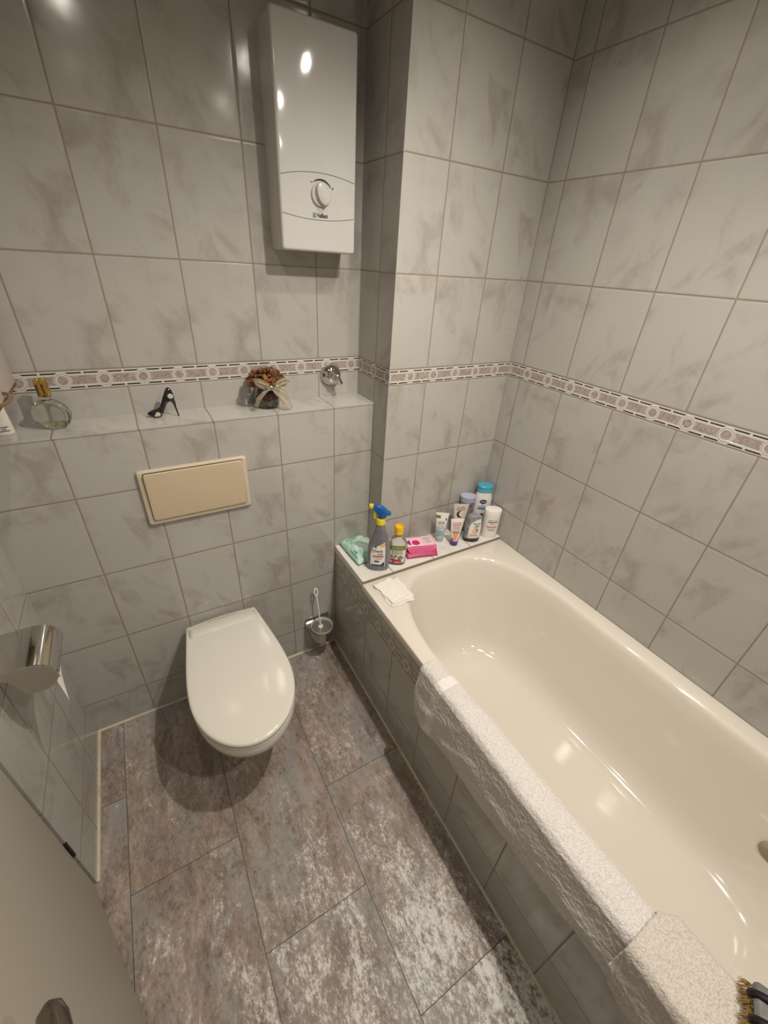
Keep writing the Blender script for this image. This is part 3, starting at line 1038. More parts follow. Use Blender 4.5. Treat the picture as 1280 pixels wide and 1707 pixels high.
# ------------------------------------------------------------------ bottles and tubes
class Body:
    """elliptical body: profile rows (z, rx, ry); front is -Y"""
    def __init__(s, rows, power=2.0):
        s.rows, s.pw = rows, power
    def at(s, z):
        R = s.rows
        if z <= R[0][0]: return R[0][1:]
        for a, b_ in zip(R, R[1:]):
            if a[0] <= z <= b_[0]:
                f = (z - a[0]) / max(1e-9, b_[0] - a[0])
                return (a[1] + (b_[1] - a[1]) * f, a[2] + (b_[2] - a[2]) * f)
        return R[-1][1:]
    def ring(s, z, rx, ry, n=40):
        P = []
        e = 2.0 / s.pw
        for i in range(n):
            a = 2 * pi * i / n
            c, q = cos(a), sin(a)
            P.append((rx * math.copysign(abs(c) ** e, c), ry * math.copysign(abs(q) ** e, q), z))
        return P
    def mesh(s, n=40):
        bm = bmesh.new()
        loft(bm, [s.ring(z, rx, ry, n) for z, rx, ry in s.rows])
        return bm
    def face(s, off=0.0005):
        def fn(u, v):
            rx, ry = s.at(v)
            k = min(0.995, abs(u) / max(1e-6, rx))
            y = ry * (1 - k ** s.pw) ** (1 / s.pw)
            return (u, -y - off, v)
        return fn

def smooth_rows(rows, n=6):
    """Catmull-Rom through the rows"""
    out = []
    R = [rows[0]] + list(rows) + [rows[-1]]
    for i in range(1, len(R) - 2):
        p0, p1, p2, p3 = R[i - 1], R[i], R[i + 1], R[i + 2]
        for k in range(n):
            f = k / n
            out.append(tuple(0.5 * (2 * b_ + (c - a) * f + (2 * a - 5 * b_ + 4 * c - d) * f * f + (3 * b_ - a - 3 * c + d) * f ** 3) for a, b_, c, d in zip(p0, p1, p2, p3)))
    out.append(rows[-1])
    # z must not run backwards
    z = -1e9
    res = []
    for r in out:
        z = max(z, r[0])
        res.append((z, max(0.0004, r[1]), max(0.0004, r[2])))
    return res

FACE = radians(-31)     # labels turn towards the room
def prints(parent, layers, name='label'):
    """layers: list of (material, builder(bm)) each becomes a printed part"""
    for nm, mat, build in layers:
        bm = bmesh.new()
        del CUTS[:]
        build(bm)
        bm.faces.ensure_lookup_table()
        cuts = [c for c in CUTS if c[0] is bm]
        ends = [c[1] for c in cuts] or [len(bm.faces)]
        ends[-1] = len(bm.faces)
        a = 0
        for e in ends:
            t = bmesh.new()
            vm = {}
            for f in bm.faces[a:e]:
                for v in f.verts:
                    if v not in vm:
                        vm[v] = t.verts.new(v.co)
                t.faces.new([vm[v] for v in f.verts])
            a = e
            if len(t.faces):
                link(nm, t, mat, parent, smooth=False)
            else:
                t.free()
        bm.free()

col = lambda n, c, r=0.45: pbr(n, c, r)
C_white = col('print_white', (0.80, 0.77, 0.72))
C_red = col('print_red', (0.52, 0.035, 0.04))
C_green = col('print_green', (0.10, 0.20, 0.07))
C_navy = col('print_navy', (0.012, 0.022, 0.075))
C_blue = col('print_blue', (0.06, 0.17, 0.32))
C_teal = col('print_teal', (0.33, 0.52, 0.56))
C_orange = col('print_orange', (0.72, 0.26, 0.10))
C_coral = col('print_coral', (0.80, 0.33, 0.22))
C_yellow = col('print_yellow', (0.72, 0.50, 0.05))
C_grey = col('print_grey', (0.18, 0.18, 0.19))
C_pinkw = col('print_pale_pink', (0.78, 0.58, 0.60))

# --- wet wipes
t = thing('wet_wipes_pack', 'mint green soft pack of wet wipes lying on the tiled ledge corner', 'wipes', (1.078, -0.210, ZL), radians(2))
def wipes(u, v, top=True):
    a, b_ = u * 2 - 1, v * 2 - 1
    k = max(0.0, (1 - abs(a) ** 3.5)) ** 0.55 * max(0.0, (1 - abs(b_) ** 5)) ** 0.55
    wob = 0.0018 * sin(a * 7 + b_ * 5) + 0.0014 * sin(b_ * 13 - a * 4)
    z = 0.012 + (0.024 * k + wob * k if top else -0.0115 * k)
    return (a * 0.057 * (1 - 0.03 * abs(b_)), b_ * 0.084 + 0.002 * sin(a * 9) * (abs(b_) > 0.95), z)
bm = bmesh.new()
grid(bm, lambda u, v: wipes(u, v), 26, 34)
grid(bm, lambda u, v: wipes(u, v, False), 26, 34)
bmesh.ops.remove_doubles(bm, verts=bm.verts, dist=0.0002)
M_mint = pbr('mint_film', (0.40, 0.62, 0.53), 0.22, vary=(22, (0.52, 0.72, 0.64), 0.45, 0.65), bump=(40, 0.5, 0.004))
link('wrapper', bm, M_mint, t)
wf = lambda u, v: tuple(Vector(wipes(u / 0.114 + 0.5, v / 0.168 + 0.5)) + Vector((0, 0, 0.0006)))
# lettering reads along the pack, facing the left-hand short side
wr = lambda u, v: wf(-v, u)
def b1(bm):
    patch(bm, wf, [(-0.034, -0.026, 0.026), (-0.028, -0.031, 0.031), (0.028, -0.031, 0.031), (0.034, -0.026, 0.026)], nu=8, nv=12)
tagw = pbr('mint_flap', (0.58, 0.76, 0.69), 0.25)
prints(t, [('resealable_flap', tagw, b1)])
def b2(bm):
    put_text(bm, '~9', 0.013, wf, -0.012, 0.058, True, rot=0)
    put_text(bm, '~5', 0.010, wf, -0.012, 0.045, True)
    put_text(bm, '~5', 0.012, lambda u, v: tuple(Vector(wipes(u / 0.114 + 0.5, v / 0.168 + 0.5)) + Vector((0, 0, 0.0006))), -0.040, -0.030, True, rot=-pi / 2)
    put_text(bm, '~13', 0.009, wf, -0.049, -0.036, True, rot=-pi / 2)
prints(t, [('lettering', col('wipes_print', (0.05, 0.20, 0.17)), b2)])

# --- spray bottle
t = thing('spray_bottle', 'grey cleaner spray bottle with blue and yellow trigger on the ledge', 'spray bottle', (1.096, -0.330, ZL), FACE)
B = Body(smooth_rows([(0.0, 0.036, 0.020), (0.004, 0.042, 0.026), (0.020, 0.044, 0.028), (0.060, 0.0450, 0.028), (0.095, 0.0440, 0.028), (0.125, 0.0390, 0.0265), (0.150, 0.0300, 0.024), (0.172, 0.0225, 0.020), (0.195, 0.0180, 0.017), (0.212, 0.0150, 0.015)]), 2.4)
M_spray = pbr('smoky_plastic', (0.25, 0.24, 0.285), 0.12, trans=0.45, coat=0.3, vary=(9, (0.36, 0.34, 0.39), 0.4, 0.65))
link('bottle', B.mesh(), M_spray, t)
F = B.face()
F2 = B.face(0.0009)
prints(t, [('paper_label', C_white, lambda bm: patch(bm, F, [(0.026, -0.030, 0.026), (0.080, -0.032, 0.025), (0.112, -0.024, 0.024), (0.125, 0.002, 0.022), (0.136, 0.020, 0.022)], nu=12, nv=16)),
           ('lettering', M_black, lambda bm: (put_text(bm, 'Denk', 0.0185, F2, -0.004, 0.098, True), put_text(bm, 'mit', 0.0155, F2, 0.006, 0.084, True), put_text(bm, '~11', 0.0055, F2, 0.0, 0.062, False), disc(bm, F2, -0.012, 0.116, 0.0025, 0.005))),
           ('red_stripe', C_red, lambda bm: patch(bm, F2, [(0.070, -0.022, 0.020), (0.076, -0.022, 0.020)], nu=8, nv=2)),
           ('yellow_corner', C_yellow, lambda bm: patch(bm, F2, [(0.118, 0.003, 0.0215), (0.124, 0.006, 0.0215), (0.134, 0.019, 0.0215)], nu=6, nv=4)),
           ('tap_picture', C_navy, lambda bm: (patch(bm, F2, [(0.027, -0.026, 0.024), (0.034, -0.030, 0.024)], nu=10, nv=2), patch(bm, F2, [(0.034, 0.012, 0.024), (0.046, 0.019, 0.024)], nu=4, nv=4), patch(bm, F2, [(0.046, -0.016, 0.004), (0.053, -0.016, 0.002)], nu=6, nv=2)))])
bm = bmesh.new()
lathe(bm, [(0.0165, 0.208), (0.0180, 0.209), (0.0175, 0.226), (0.0165, 0.231), (0.010, 0.232)], 28)
M_yel = pbr('yellow_plastic', (0.78, 0.62, 0.02), 0.3)
M_blu = pbr('blue_plastic', (0.012, 0.10, 0.36), 0.25)
link('collar', bm, M_yel, t)
# trigger head: nozzle towards local -X
bm = bmesh.new()
hd = [(0.240, 0.0), (0.243, -0.012)]
prof = [(-0.030, 0.2730, 0.2870, 0.0085), (-0.018, 0.2560, 0.2895, 0.0115), (-0.006, 0.2400, 0.2880, 0.0130), (0.004, 0.2330, 0.2830, 0.0135), (0.015, 0.2360, 0.2740, 0.0125), (0.024, 0.2480, 0.2640, 0.0110), (0.036, 0.2500, 0.2575, 0.0090)]
rings = []
for x, z0, z1, w in prof:
    zc, hh = (z0 + z1) / 2, (z1 - z0) / 2
    ring = []
    for i in range(20):
        a = 2 * pi * i / 20
        e = 0.55
        ring.append((x, w * math.copysign(abs(cos(a)) ** e, cos(a)), zc + hh * math.copysign(abs(sin(a)) ** e, sin(a))))
    rings.append(ring)
loft(bm, rings)
lathe(bm, [(0.011, 0.229), (0.0115, 0.244)], 20)
tag(link('trigger_head', bm, M_blu, t), 'blue trigger head')
bm = bmesh.new()
box(bm, (-0.0375, 0, 0.281), (0.015, 0.016, 0.0135), 0.002, 2)
link('nozzle', bm, M_yel, t)
bm = bmesh.new()
tube(bm, [(-0.016, 0, 0.262), (-0.023, 0, 0.250), (-0.0245, 0, 0.238), (-0.022, 0, 0.228)], [0.0055, 0.005, 0.0045, 0.0035], 10)
link('trigger', bm, M_yel, t)

# --- vinegar bottle
t = thing('vinegar_bottle', 'clear vinegar cleaner bottle with yellow cap beside the spray bottle', 'bottle', (1.180, -0.334, ZL), FACE)
t.scale = (1.14, 1.14, 1.05)
B = Body(smooth_rows([(0.0, 0.026, 0.018), (0.004, 0.031, 0.021), (0.030, 0.032, 0.022), (0.070, 0.0335, 0.0225), (0.092, 0.0325, 0.022), (0.108, 0.026, 0.020), (0.118, 0.016, 0.0155), (0.125, 0.0125, 0.0125), (0.135, 0.012, 0.012)]), 2.5)
M_clear = pbr('clear_plastic', (0.80, 0.80, 0.76), 0.08, trans=0.85, ior=1.35)
link('bottle', B.mesh(), M_clear, t)
F, F2, F3 = B.face(), B.face(0.0009), B.face(0.0013)
prints(t, [('paper_label', C_white, lambda bm: patch(bm, F, [(0.014, -0.026, 0.026), (0.076, -0.028, 0.028)], nu=12, nv=8)),
           ('name_band', C_green, lambda bm: patch(bm, F2, [(0.073, -0.028, 0.028), (0.093, -0.024, 0.026)], nu=12, nv=4)),
           ('lettering', M_black, lambda bm: (put_text(bm, 'ESSIG', 0.0095, F2, 0.0, 0.066, True, width=0.034), put_text(bm, 'ESSENZ', 0.0085, F2, 0.0, 0.057, True, width=0.036))),
           ('brand_lettering', C_yellow, lambda bm: put_text(bm, 'SURIG', 0.013, F3, 0.0, 0.0825, True, width=0.040)),
           ('vegetable_picture', C_red, lambda bm: [disc(bm, F2, u, v, r, r * 0.7) for u, v, r in ((-0.014, 0.028, 0.008), (-0.001, 0.024, 0.009), (0.009, 0.029, 0.007), (0.012, 0.020, 0.006), (-0.012, 0.019, 0.006))]),
           ('leaf_picture', col('leaf_green', (0.12, 0.28, 0.05)), lambda bm: [disc(bm, F3, u, v, 0.004, 0.0065) for u, v in ((-0.018, 0.044), (-0.009, 0.041), (-0.004, 0.046), (0.006, 0.040))]),
           ('dark_leaf_picture', C_grey, lambda bm: [disc(bm, F3, u, v, 0.0035, 0.006) for u, v in ((0.013, 0.043), (0.018, 0.038))])])
bm = bmesh.new()
lathe(bm, [(0.0145, 0.134), (0.0155, 0.135), (0.0155, 0.147), (0.0145, 0.148), (0.0145, 0.150), (0.0155, 0.151), (0.0155, 0.164), (0.0140, 0.168), (0.0115, 0.168), (0.0105, 0.162), (0.001, 0.161)], 32)
M_yel2 = pbr('orange_yellow_plastic', (0.80, 0.50, 0.01), 0.3)
link('cap', bm, M_yel2, t)

# --- pink carton
t = thing('pink_carton', 'torn-open pink carton with printed circles on the tiled ledge', 'carton', (1.310, -0.302, ZL), radians(-15))
M_pink = pbr('pink_card', (0.66, 0.115, 0.26), 0.35)
M_pinkd = pbr('deep_pink_card', (0.52, 0.06, 0.17), 0.4)
M_palep = pbr('pale_pink_card', (0.85, 0.56, 0.63), 0.35)
bw, bd, bh = 0.130, 0.068, 0.043
bm = bmesh.new()
th = 0.0012
for q in ((0, 0, th / 2, bw, bd, th), (0, bd / 2, bh / 2, bw, th, bh), (-bw / 2, 0, bh / 2, th, bd, bh), (bw / 2, 0, bh / 2, th, bd, bh), (0, -bd / 2, 0.013, bw, th, 0.026)):
    box(bm, q[:3], q[3:])
link('carton_body', bm, M_pinkd, t)
bm = bmesh.new()
grid(bm, lambda u, v: ((u - 0.5) * bw, bd / 2 - v * bd, bh + 0.0008 * sin(u * 6)), 10, 6)
tag(link('top_panel', bm, M_palep, t, thick=0.001), 'pale pink top panel')
bm = bmesh.new()
def flap(u, v):     # bowed flap hanging over the front opening
    e = 1 - (2 * u - 1) ** 2
    return ((u - 0.5) * bw * (1 - 0.06 * v), -bd / 2 - 0.002 - 0.012 * sin(v * 1.6), bh - v * (0.010 + 0.026 * e ** 0.5))
grid(bm, flap, 20, 8)
link('front_flap', bm, M_pink, t, thick=0.001)
bm = bmesh.new()
def flap2(u, v):
    return ((u - 0.5) * bw * 1.04, -bd / 2 - 0.003 - 0.022 * v, 0.024 - 0.022 * v + 0.004 * sin(u * 3.1))
grid(bm, flap2, 14, 6)
link('lower_flap', bm, M_pinkd, t, thick=0.001)
tf = lambda o_: (lambda u, v: (u, v, bh + 0.0012 + o_))
prints(t, [('purple_circle', col('print_purple', (0.20, 0.03, 0.22)), lambda bm: disc(bm, tf(0), -0.036, -0.006, 0.019, 0.019)),
           ('magenta_circle', col('print_magenta', (0.62, 0.01, 0.14)), lambda bm: disc(bm, tf(0.0004), -0.018, -0.010, 0.017, 0.017)),
           ('white_panel', C_pinkw, lambda bm: patch(bm, tf(0), [(-0.030, 0.016, 0.060), (0.030, 0.016, 0.060)], nu=1, nv=1)),
           ('lettering', C_grey, lambda bm: (put_text(bm, '~6', 0.012, tf(0.0005), 0.038, 0.014), put_text(bm, '~7', 0.009, tf(0.0005), 0.038, 0.0), put_text(bm, '~7', 0.009, tf(0.0005), 0.038, -0.014)))])

def squeeze(name, label, loc, rz, rows, mat, layers, capmat, cap_rows, lean=(0, 0)):
    t = thing(name, label, 'tube', loc, rz)
    t.rotation_euler = (lean[0], lean[1], rz)
    B = Body(rows, 2.0)
    link('tube_body', B.mesh(), mat, t)
    prints(t, layers(B))
    bm = bmesh.new()
    z0, z1 = rows[-1][0] - 0.009, rows[-1][0]
    C = Body(cap_rows, 2.0)
    link('cap', C.mesh(), capmat, t)
    bm = bmesh.new()
    w = rows[-1][1]
    box(bm, (0, 0, (z0 + z1) / 2 + 0.001), (2 * w + 0.0012, 0.0022, z1 - z0), 0.0006, 1)
    link('crimped_end', bm, mat, t)
    return t

def tube_rows(h, w, r0, zc):
    """round r0 at the cap (height zc) flattening to width 2w at height h"""
    out = [(zc - 0.002, r0 * 0.9, r0 * 0.9)]
    n = 12
    for i in range(n + 1):
        s = i / n
        out.append((zc + (h - zc) * s, r0 + (w - r0) * (s ** 0.8), max(0.0010, r0 * (1 - s ** 1.25) + 0.001)))
    return out

# --- white and aqua tube
T_w = pbr('tube_white', (0.80, 0.78, 0.73), 0.3)
squeeze('cream_tube', 'white cream tube with aqua lower band, beside the pink carton', (1.435, -0.283, ZL), radians(-33),
        tube_rows(0.141, 0.0285, 0.0165, 0.024), T_w,
        lambda B: [('aqua_band', C_teal, lambda bm: patch(bm, B.face(0.0007), [(0.028, -0.015, 0.015), (0.062, -0.020, 0.020)], nu=12, nv=6)),
                   ('green_badge', C_green, lambda bm: patch(bm, B.face(0.0009), [(0.117, -0.026, -0.007), (0.130, -0.027, -0.007)], nu=4, nv=3)),
                   ('blue_drop', C_blue, lambda bm: disc(bm, B.face(0.0009), 0.018, 0.113, 0.0036, 0.006)),
                   ('lettering', C_grey, lambda bm: (put_text(bm, '~4', 0.013, B.face(0.0009), 0.0, 0.0945), put_text(bm, 'ULTRA', 0.0085, B.face(0.0009), 0.0, 0.078), put_text(bm, 'SENSITIVE', 0.0078, B.face(0.0009), 0.0, 0.069, width=0.032), put_text(bm, '~5', 0.008, B.face(0.0011), 0.0, 0.050), put_text(bm, '~6', 0.008, B.face(0.0011), 0.0, 0.038))),
                   ('oval_ring', C_blue, lambda bm: tube(bm, [B.face(0.0008)(0.0145 * cos(a), 0.0945 + 0.009 * sin(a)) for a in [2 * pi * i / 28 for i in range(28)]], 0.0005, 5, closed=True))],
        pbr('aqua_clear_cap', (0.66, 0.72, 0.70), 0.2, trans=0.4), [(0.0, 0.0165, 0.0165), (0.002, 0.0175, 0.0175), (0.022, 0.0172, 0.0172), (0.025, 0.015, 0.015)])

# --- white tube with purple cap
squeeze('cream_tube', 'white hand cream tube with red band standing on its purple cap', (1.476, -0.336, ZL), radians(-24),
        tube_rows(0.130, 0.0285, 0.0165, 0.024), T_w,
        lambda B: [('lettering', C_grey, lambda bm: (put_text(bm, '~8', 0.0085, B.face(0.0009), 0.0, 0.094), put_text(bm, '~11', 0.0065, B.face(0.0009), 0.0, 0.086, width=0.030), put_text(bm, '~18', 0.005, B.face(0.0009), 0.0, 0.079, False, width=0.030))),
                   ('brand_lettering', C_red, lambda bm: (put_text(bm, 'LACURA', 0.0105, B.face(0.0009), 0.0, 0.1115, width=0.037), patch(bm, B.face(0.0009), [(0.1015, -0.020, 0.020), (0.1045, -0.020, 0.020)], nu=6, nv=1))),
                   ('red_band', C_red, lambda bm: patch(bm, B.face(0.0009), [(0.067, -0.017, 0.014), (0.0725, -0.017, 0.014)], nu=6, nv=1)),
                   ('hand_picture', C_coral, lambda bm: patch(bm, B.face(0.0009), [(0.024, -0.009, 0.0), (0.045, -0.010, 0.005), (0.066, -0.013, 0.011)], nu=6, nv=6)),
                   ('purple_print', col('print_violet', (0.13, 0.05, 0.22)), lambda bm: [patch(bm, B.face(0.0008), [(0.023, a, a + 0.006), (0.040, a + q, a + 0.004 + q)], nu=2, nv=4) for a, q in ((-0.0155, -0.001), (0.006, 0.006), (0.0095, 0.006))])],
        pbr('purple_cap', (0.10, 0.03, 0.23), 0.25), [(0.0, 0.016, 0.016), (0.002, 0.0175, 0.0175), (0.022, 0.0172, 0.0172), (0.025, 0.015, 0.015)])

# --- beige tube with a crescent moon
squeeze('cream_tube', 'beige night cream tube with black crescent moon, behind the purple-capped tube', (1.532, -0.286, ZL), radians(-22),
        tube_rows(0.163, 0.0355, 0.019, 0.026), pbr('tube_beige', (0.62, 0.56, 0.50), 0.3),
        lambda B: [('moon', M_black, lambda bm: disc(bm, B.face(0.0008), -0.002, 0.117, 0.0165, 0.0165, n=36)),
                   ('moon_cutout', pbr('tube_beige_print', (0.68, 0.57, 0.49), 0.35), lambda bm: disc(bm, B.face(0.0012), 0.0055, 0.1185, 0.0145, 0.0140, n=36)),
                   ('lettering', C_grey, lambda bm: put_text(bm, '~5', 0.010, B.face(0.0009), 0.0, 0.090)),
                   ('brand_lettering', col('print_darkred', (0.22, 0.05, 0.06)), lambda bm: (put_text(bm, 'LACURA', 0.0105, B.face(0.0009), -0.002, 0.1475, width=0.037), patch(bm, B.face(0.0009), [(0.1370, -0.021, 0.017), (0.1395, -0.021, 0.017)], nu=6, nv=1)))],
        pbr('beige_cap', (0.45, 0.40, 0.36), 0.3), [(0.0, 0.018, 0.018), (0.002, 0.0195, 0.0195), (0.024, 0.019, 0.019), (0.027, 0.016, 0.016)])

def bottle(name, label, loc, rz, rows, mat, layers, caps, power=2.2, cat='bottle', size=1.0):
    t = thing(name, label, cat, loc, rz)
    t.scale = (size, size, 1.0 + (size - 1.0) * 0.3)
    B = Body(rows, power)
    link('bottle', B.mesh(), mat, t)
    prints(t, layers(B))
    for nm, m, r, pw in caps:
        link(nm, Body(r, pw).mesh(), m, t)
    return t

# --- clear bottle with lavender lid
M_clearg = pbr('clear_grey_plastic', (0.42, 0.42, 0.43), 0.12, trans=0.5, vary=(26, (0.10, 0.10, 0.11), 0.5, 0.62))
bottle('lotion_bottle', 'clear marbled bottle with flat lavender lid behind the shower gel', (1.592, -0.256, ZL), radians(-25),
       smooth_rows([(0.0, 0.026, 0.017), (0.004, 0.029, 0.020), (0.06, 0.030, 0.021), (0.12, 0.031, 0.022), (0.152, 0.031, 0.0225)]), M_clearg,
       lambda B: [('lettering', col('print_wine', (0.28, 0.03, 0.05)), lambda bm: (put_text(bm, '~4', 0.013, B.face(0.0009), -0.006, 0.143, width=0.026), patch(bm, B.face(0.0009), [(0.130, -0.020, 0.012), (0.134, -0.020, 0.012)], nu=6, nv=1)))],
       [('lid', pbr('lavender_plastic', (0.44, 0.46, 0.62), 0.3), [(0.151, 0.031, 0.0225), (0.1515, 0.0335, 0.0255), (0.168, 0.0335, 0.0255), (0.172, 0.035, 0.0265), (0.177, 0.035, 0.0265), (0.179, 0.0335, 0.025)], 2.0)], 2.1)

# --- shower gel on a black cap
bottle('shower_gel_bottle', 'grey shower gel bottle with white label standing on its black cap', (1.570, -0.341, ZL), radians(-25),
       smooth_rows([(0.016, 0.0335, 0.0225), (0.030, 0.0345, 0.023), (0.060, 0.0340, 0.0225), (0.090, 0.0315, 0.021), (0.115, 0.0275, 0.019), (0.126, 0.022, 0.016), (0.131, 0.012, 0.009)]),
       pbr('silver_grey_plastic', (0.34, 0.34, 0.35), 0.18, trans=0.15, vary=(30, (0.20, 0.20, 0.21), 0.45, 0.65)),
       lambda B: [('paper_label', C_white, lambda bm: patch(bm, B.face(0.0006), [(0.024, -0.022, 0.027), (0.075, -0.022, 0.027), (0.095, -0.016, 0.025), (0.108, -0.002, 0.023), (0.115, 0.012, 0.020)], nu=12, nv=16)),
                  ('lettering', M_black, lambda bm: (put_text(bm, 'dusch', 0.0125, B.face(0.0011), 0.006, 0.0945, width=0.029), put_text(bm, 'das', 0.012, B.face(0.0011), 0.009, 0.084, width=0.018), put_text(bm, '~7', 0.005, B.face(0.0011), 0.004, 0.0765, False))),
                  ('orange_picture', C_orange, lambda bm: disc(bm, B.face(0.0010), 0.003, 0.060, 0.0115, 0.0120)),
                  ('pale_picture', col('print_cream', (0.82, 0.62, 0.40)), lambda bm: disc(bm, B.face(0.0014), 0.000, 0.061, 0.0075, 0.0085)),
                  ('dark_picture', C_grey, lambda bm: disc(bm, B.face(0.0016), 0.011, 0.063, 0.0042, 0.0075)),
                  ('small_print', col('print_rust', (0.55, 0.22, 0.14)), lambda bm: [patch(bm, B.face(0.0010), [(z, -0.017, 0.017), (z + 0.003, -0.017, 0.017)], nu=6, nv=1) for z in (0.033, 0.039)])],
       [('cap', pbr('black_cap', (0.006, 0.006, 0.007), 0.3), [(0.0, 0.029, 0.0195), (0.003, 0.0325, 0.022), (0.016, 0.034, 0.023), (0.0185, 0.0335, 0.0225)], 2.2)], 2.3, size=1.1)

# --- white lotion in front of the right wall
bottle('lotion_bottle', 'white cylindrical lotion bottle with red and green print by the right wall', (1.666, -0.350, ZL), radians(-28),
       smooth_rows([(0.0, 0.028, 0.0205), (0.004, 0.0315, 0.0235), (0.060, 0.0322, 0.0240), (0.108, 0.0325, 0.0242), (0.1105, 0.0325, 0.0242)]),
       pbr('lotion_white', (0.80, 0.77, 0.72), 0.3),
       lambda B: [('lettering', C_green, lambda bm: (put_text(bm, 'seba', 0.0085, B.face(0.0008), -0.0095, 0.0905, width=0.016), patch(bm, B.face(0.0008), [(0.080, -0.018, 0.018), (0.0840, -0.018, 0.018)], nu=6, nv=1))),
                  ('red_lettering', C_red, lambda bm: (put_text(bm, 'med', 0.0085, B.face(0.0008), 0.0085, 0.0905, width=0.016), patch(bm, B.face(0.0008), [(0.0565, -0.020, 0.018), (0.0605, -0.020, 0.018)], nu=6, nv=1))),
                  ('small_print', C_grey, lambda bm: [put_text(bm, s, 0.0052, B.face(0.0008), 0.0, z, False, width=w) for s, z, w in (('~6', 0.0725, 0.020), ('~10', 0.048, 0.028), ('~14', 0.0415, 0.028))])],
       [('cap', M_cap_white, [(0.110, 0.031, 0.0232), (0.111, 0.0328, 0.0245), (0.132, 0.0328, 0.0245), (0.135, 0.0315, 0.0235), (0.1355, 0.029, 0.0215)], 2.05)], 2.1, size=1.15)

# --- big white bottle, light-blue lid
bottle('body_lotion_bottle', 'tall white body lotion bottle with light blue lid in the far corner', (1.669, -0.272, ZL), radians(-24),
       smooth_rows([(0.0, 0.033, 0.020), (0.005, 0.038, 0.025), (0.06, 0.040, 0.027), (0.12, 0.0415, 0.027), (0.155, 0.040, 0.026), (0.180, 0.0345, 0.0245), (0.197, 0.029, 0.0225), (0.199, 0.026, 0.021)]),
       pbr('lotion_cream_white', (0.76, 0.75, 0.72), 0.3),
       lambda B: [('navy_oval', C_navy, lambda bm: disc(bm, B.face(0.0007), -0.006, 0.150, 0.0165, 0.0105)),
                  ('navy_dot', C_navy, lambda bm: disc(bm, B.face(0.0007), -0.006, 0.083, 0.010, 0.0075)),
                  ('blue_bars', C_blue, lambda bm: [patch(bm, B.face(0.0007), [(z, -0.026, 0.022), (z + h, -0.026, 0.022)], nu=8, nv=1) for z, h in ((0.110, 0.008), (0.121, 0.004))]),
                  ('lettering', C_white, lambda bm: put_text(bm, 'NIVEA', 0.008, B.face(0.0012), -0.006, 0.150, width=0.024)),
                  ('small_print', C_navy, lambda bm: put_text(bm, '~4', 0.007, B.face(0.0008), -0.006, 0.132))],
       [('lid', pbr('light_blue_lid', (0.07, 0.36, 0.55), 0.3), [(0.196, 0.030, 0.0235), (0.1965, 0.0345, 0.0265), (0.207, 0.0345, 0.0265), (0.2085, 0.0335, 0.0258), (0.2100, 0.0345, 0.0265), (0.222, 0.0340, 0.0262), (0.2245, 0.031, 0.024)], 2.6)], 2.3)

# ------------------------------------------------------------------ things on the cistern shelf
# perfume flask
t = thing('perfume_bottle', 'round clear glass perfume flask with gold cap at the shelf left', 'perfume bottle', (0.205, -0.062, ZS), radians(-12))
M_glass = pbr('clear_glass', (0.93, 0.95, 0.92), 0.02, trans=1.0, ior=1.45)
def flask(r, d, zc, n=36):
    rings = []
    for k in range(1, 18):
        a = -pi / 2 + pi * k / 18
        rr = r * cos(a)
        z = zc + r * 0.93 * sin(a)
        rings.append([(rr * cos(2 * pi * i / n), (d * (max(0.02, cos(a)) ** 0.55)) * sin(2 * pi * i / n), z) for i in range(n)])
    return rings
rg = flask(0.0445, 0.018, 0.0405)
rg = [r for r in rg if r[0][2] > 0.0005]
bm = bmesh.new()
loft(bm, rg, True, True)
lathe(bm, [(0.010, 0.078), (0.0115, 0.082), (0.0115, 0.088), (0.009, 0.089)], 20)
link('flask', bm, M_glass, t)
bm = bmesh.new()
rg2 = [[(x * 0.90, y * 0.80, max(0.0035, z * 0.93 + 0.0028)) for x, y, z in r] for r in flask(0.0445, 0.018, 0.0405) if 0.003 < r[0][2] < 0.026]
loft(bm, rg2, True, True)
tag(link('perfume', bm, pbr('perfume_liquid', (0.80, 0.80, 0.58), 0.02, trans=0.95, ior=1.36), t), 'pale yellow liquid')
bm = bmesh.new()
for x in (-0.0062, 0.0062):
    g = bmesh.new()
    lathe(g, [(0.0083, 0.088), (0.0087, 0.089), (0.0087, 0.131), (0.0078, 0.133), (0.001, 0.1335)], 24, c=(x, 0, 0))
    merge(bm, g)
tag(link('cap', bm, pbr('gold_metal', (0.62, 0.41, 0.13), 0.14, metal=1.0), t), 'gold ribbed cap')

# high-heel ornament
t = thing('shoe_ornament', 'small black high-heel ornament with white flowers on the shelf', 'ornament', (0.428, -0.047, ZS), radians(-8))
M_patent = pbr('black_gloss', (0.006, 0.006, 0.008), 0.08, coat=0.6)
bm = bmesh.new()
# sections from the toe to the heel counter: x, sole z, top z, half width
sec = [(0.000, 0.0110, 0.0140, 0.0020), (0.005, 0.0065, 0.0180, 0.0070), (0.012, 0.0025, 0.0215, 0.0100), (0.020, 0.0006, 0.0245, 0.0115), (0.030, 0.0004, 0.0275, 0.0115),
       (0.037, 0.0030, 0.0335, 0.0105), (0.043, 0.0110, 0.0450, 0.0095), (0.049, 0.0230, 0.0590, 0.0090), (0.056, 0.0365, 0.0740, 0.0095), (0.063, 0.0440, 0.0860, 0.0098), (0.070, 0.0455, 0.0880, 0.0095), (0.076, 0.0440, 0.0810, 0.0080), (0.080, 0.0430, 0.0680, 0.0045)]
rings = []
for x, z0, z1, w in sec:
    zc, hh = (z0 + z1) / 2, (z1 - z0) / 2
    rings.append([(x, w * math.copysign(abs(cos(2 * pi * i / 20)) ** 0.8, cos(2 * pi * i / 20)), zc + hh * math.copysign(abs(sin(2 * pi * i / 20)) ** 0.8, sin(2 * pi * i / 20))) for i in range(20)])
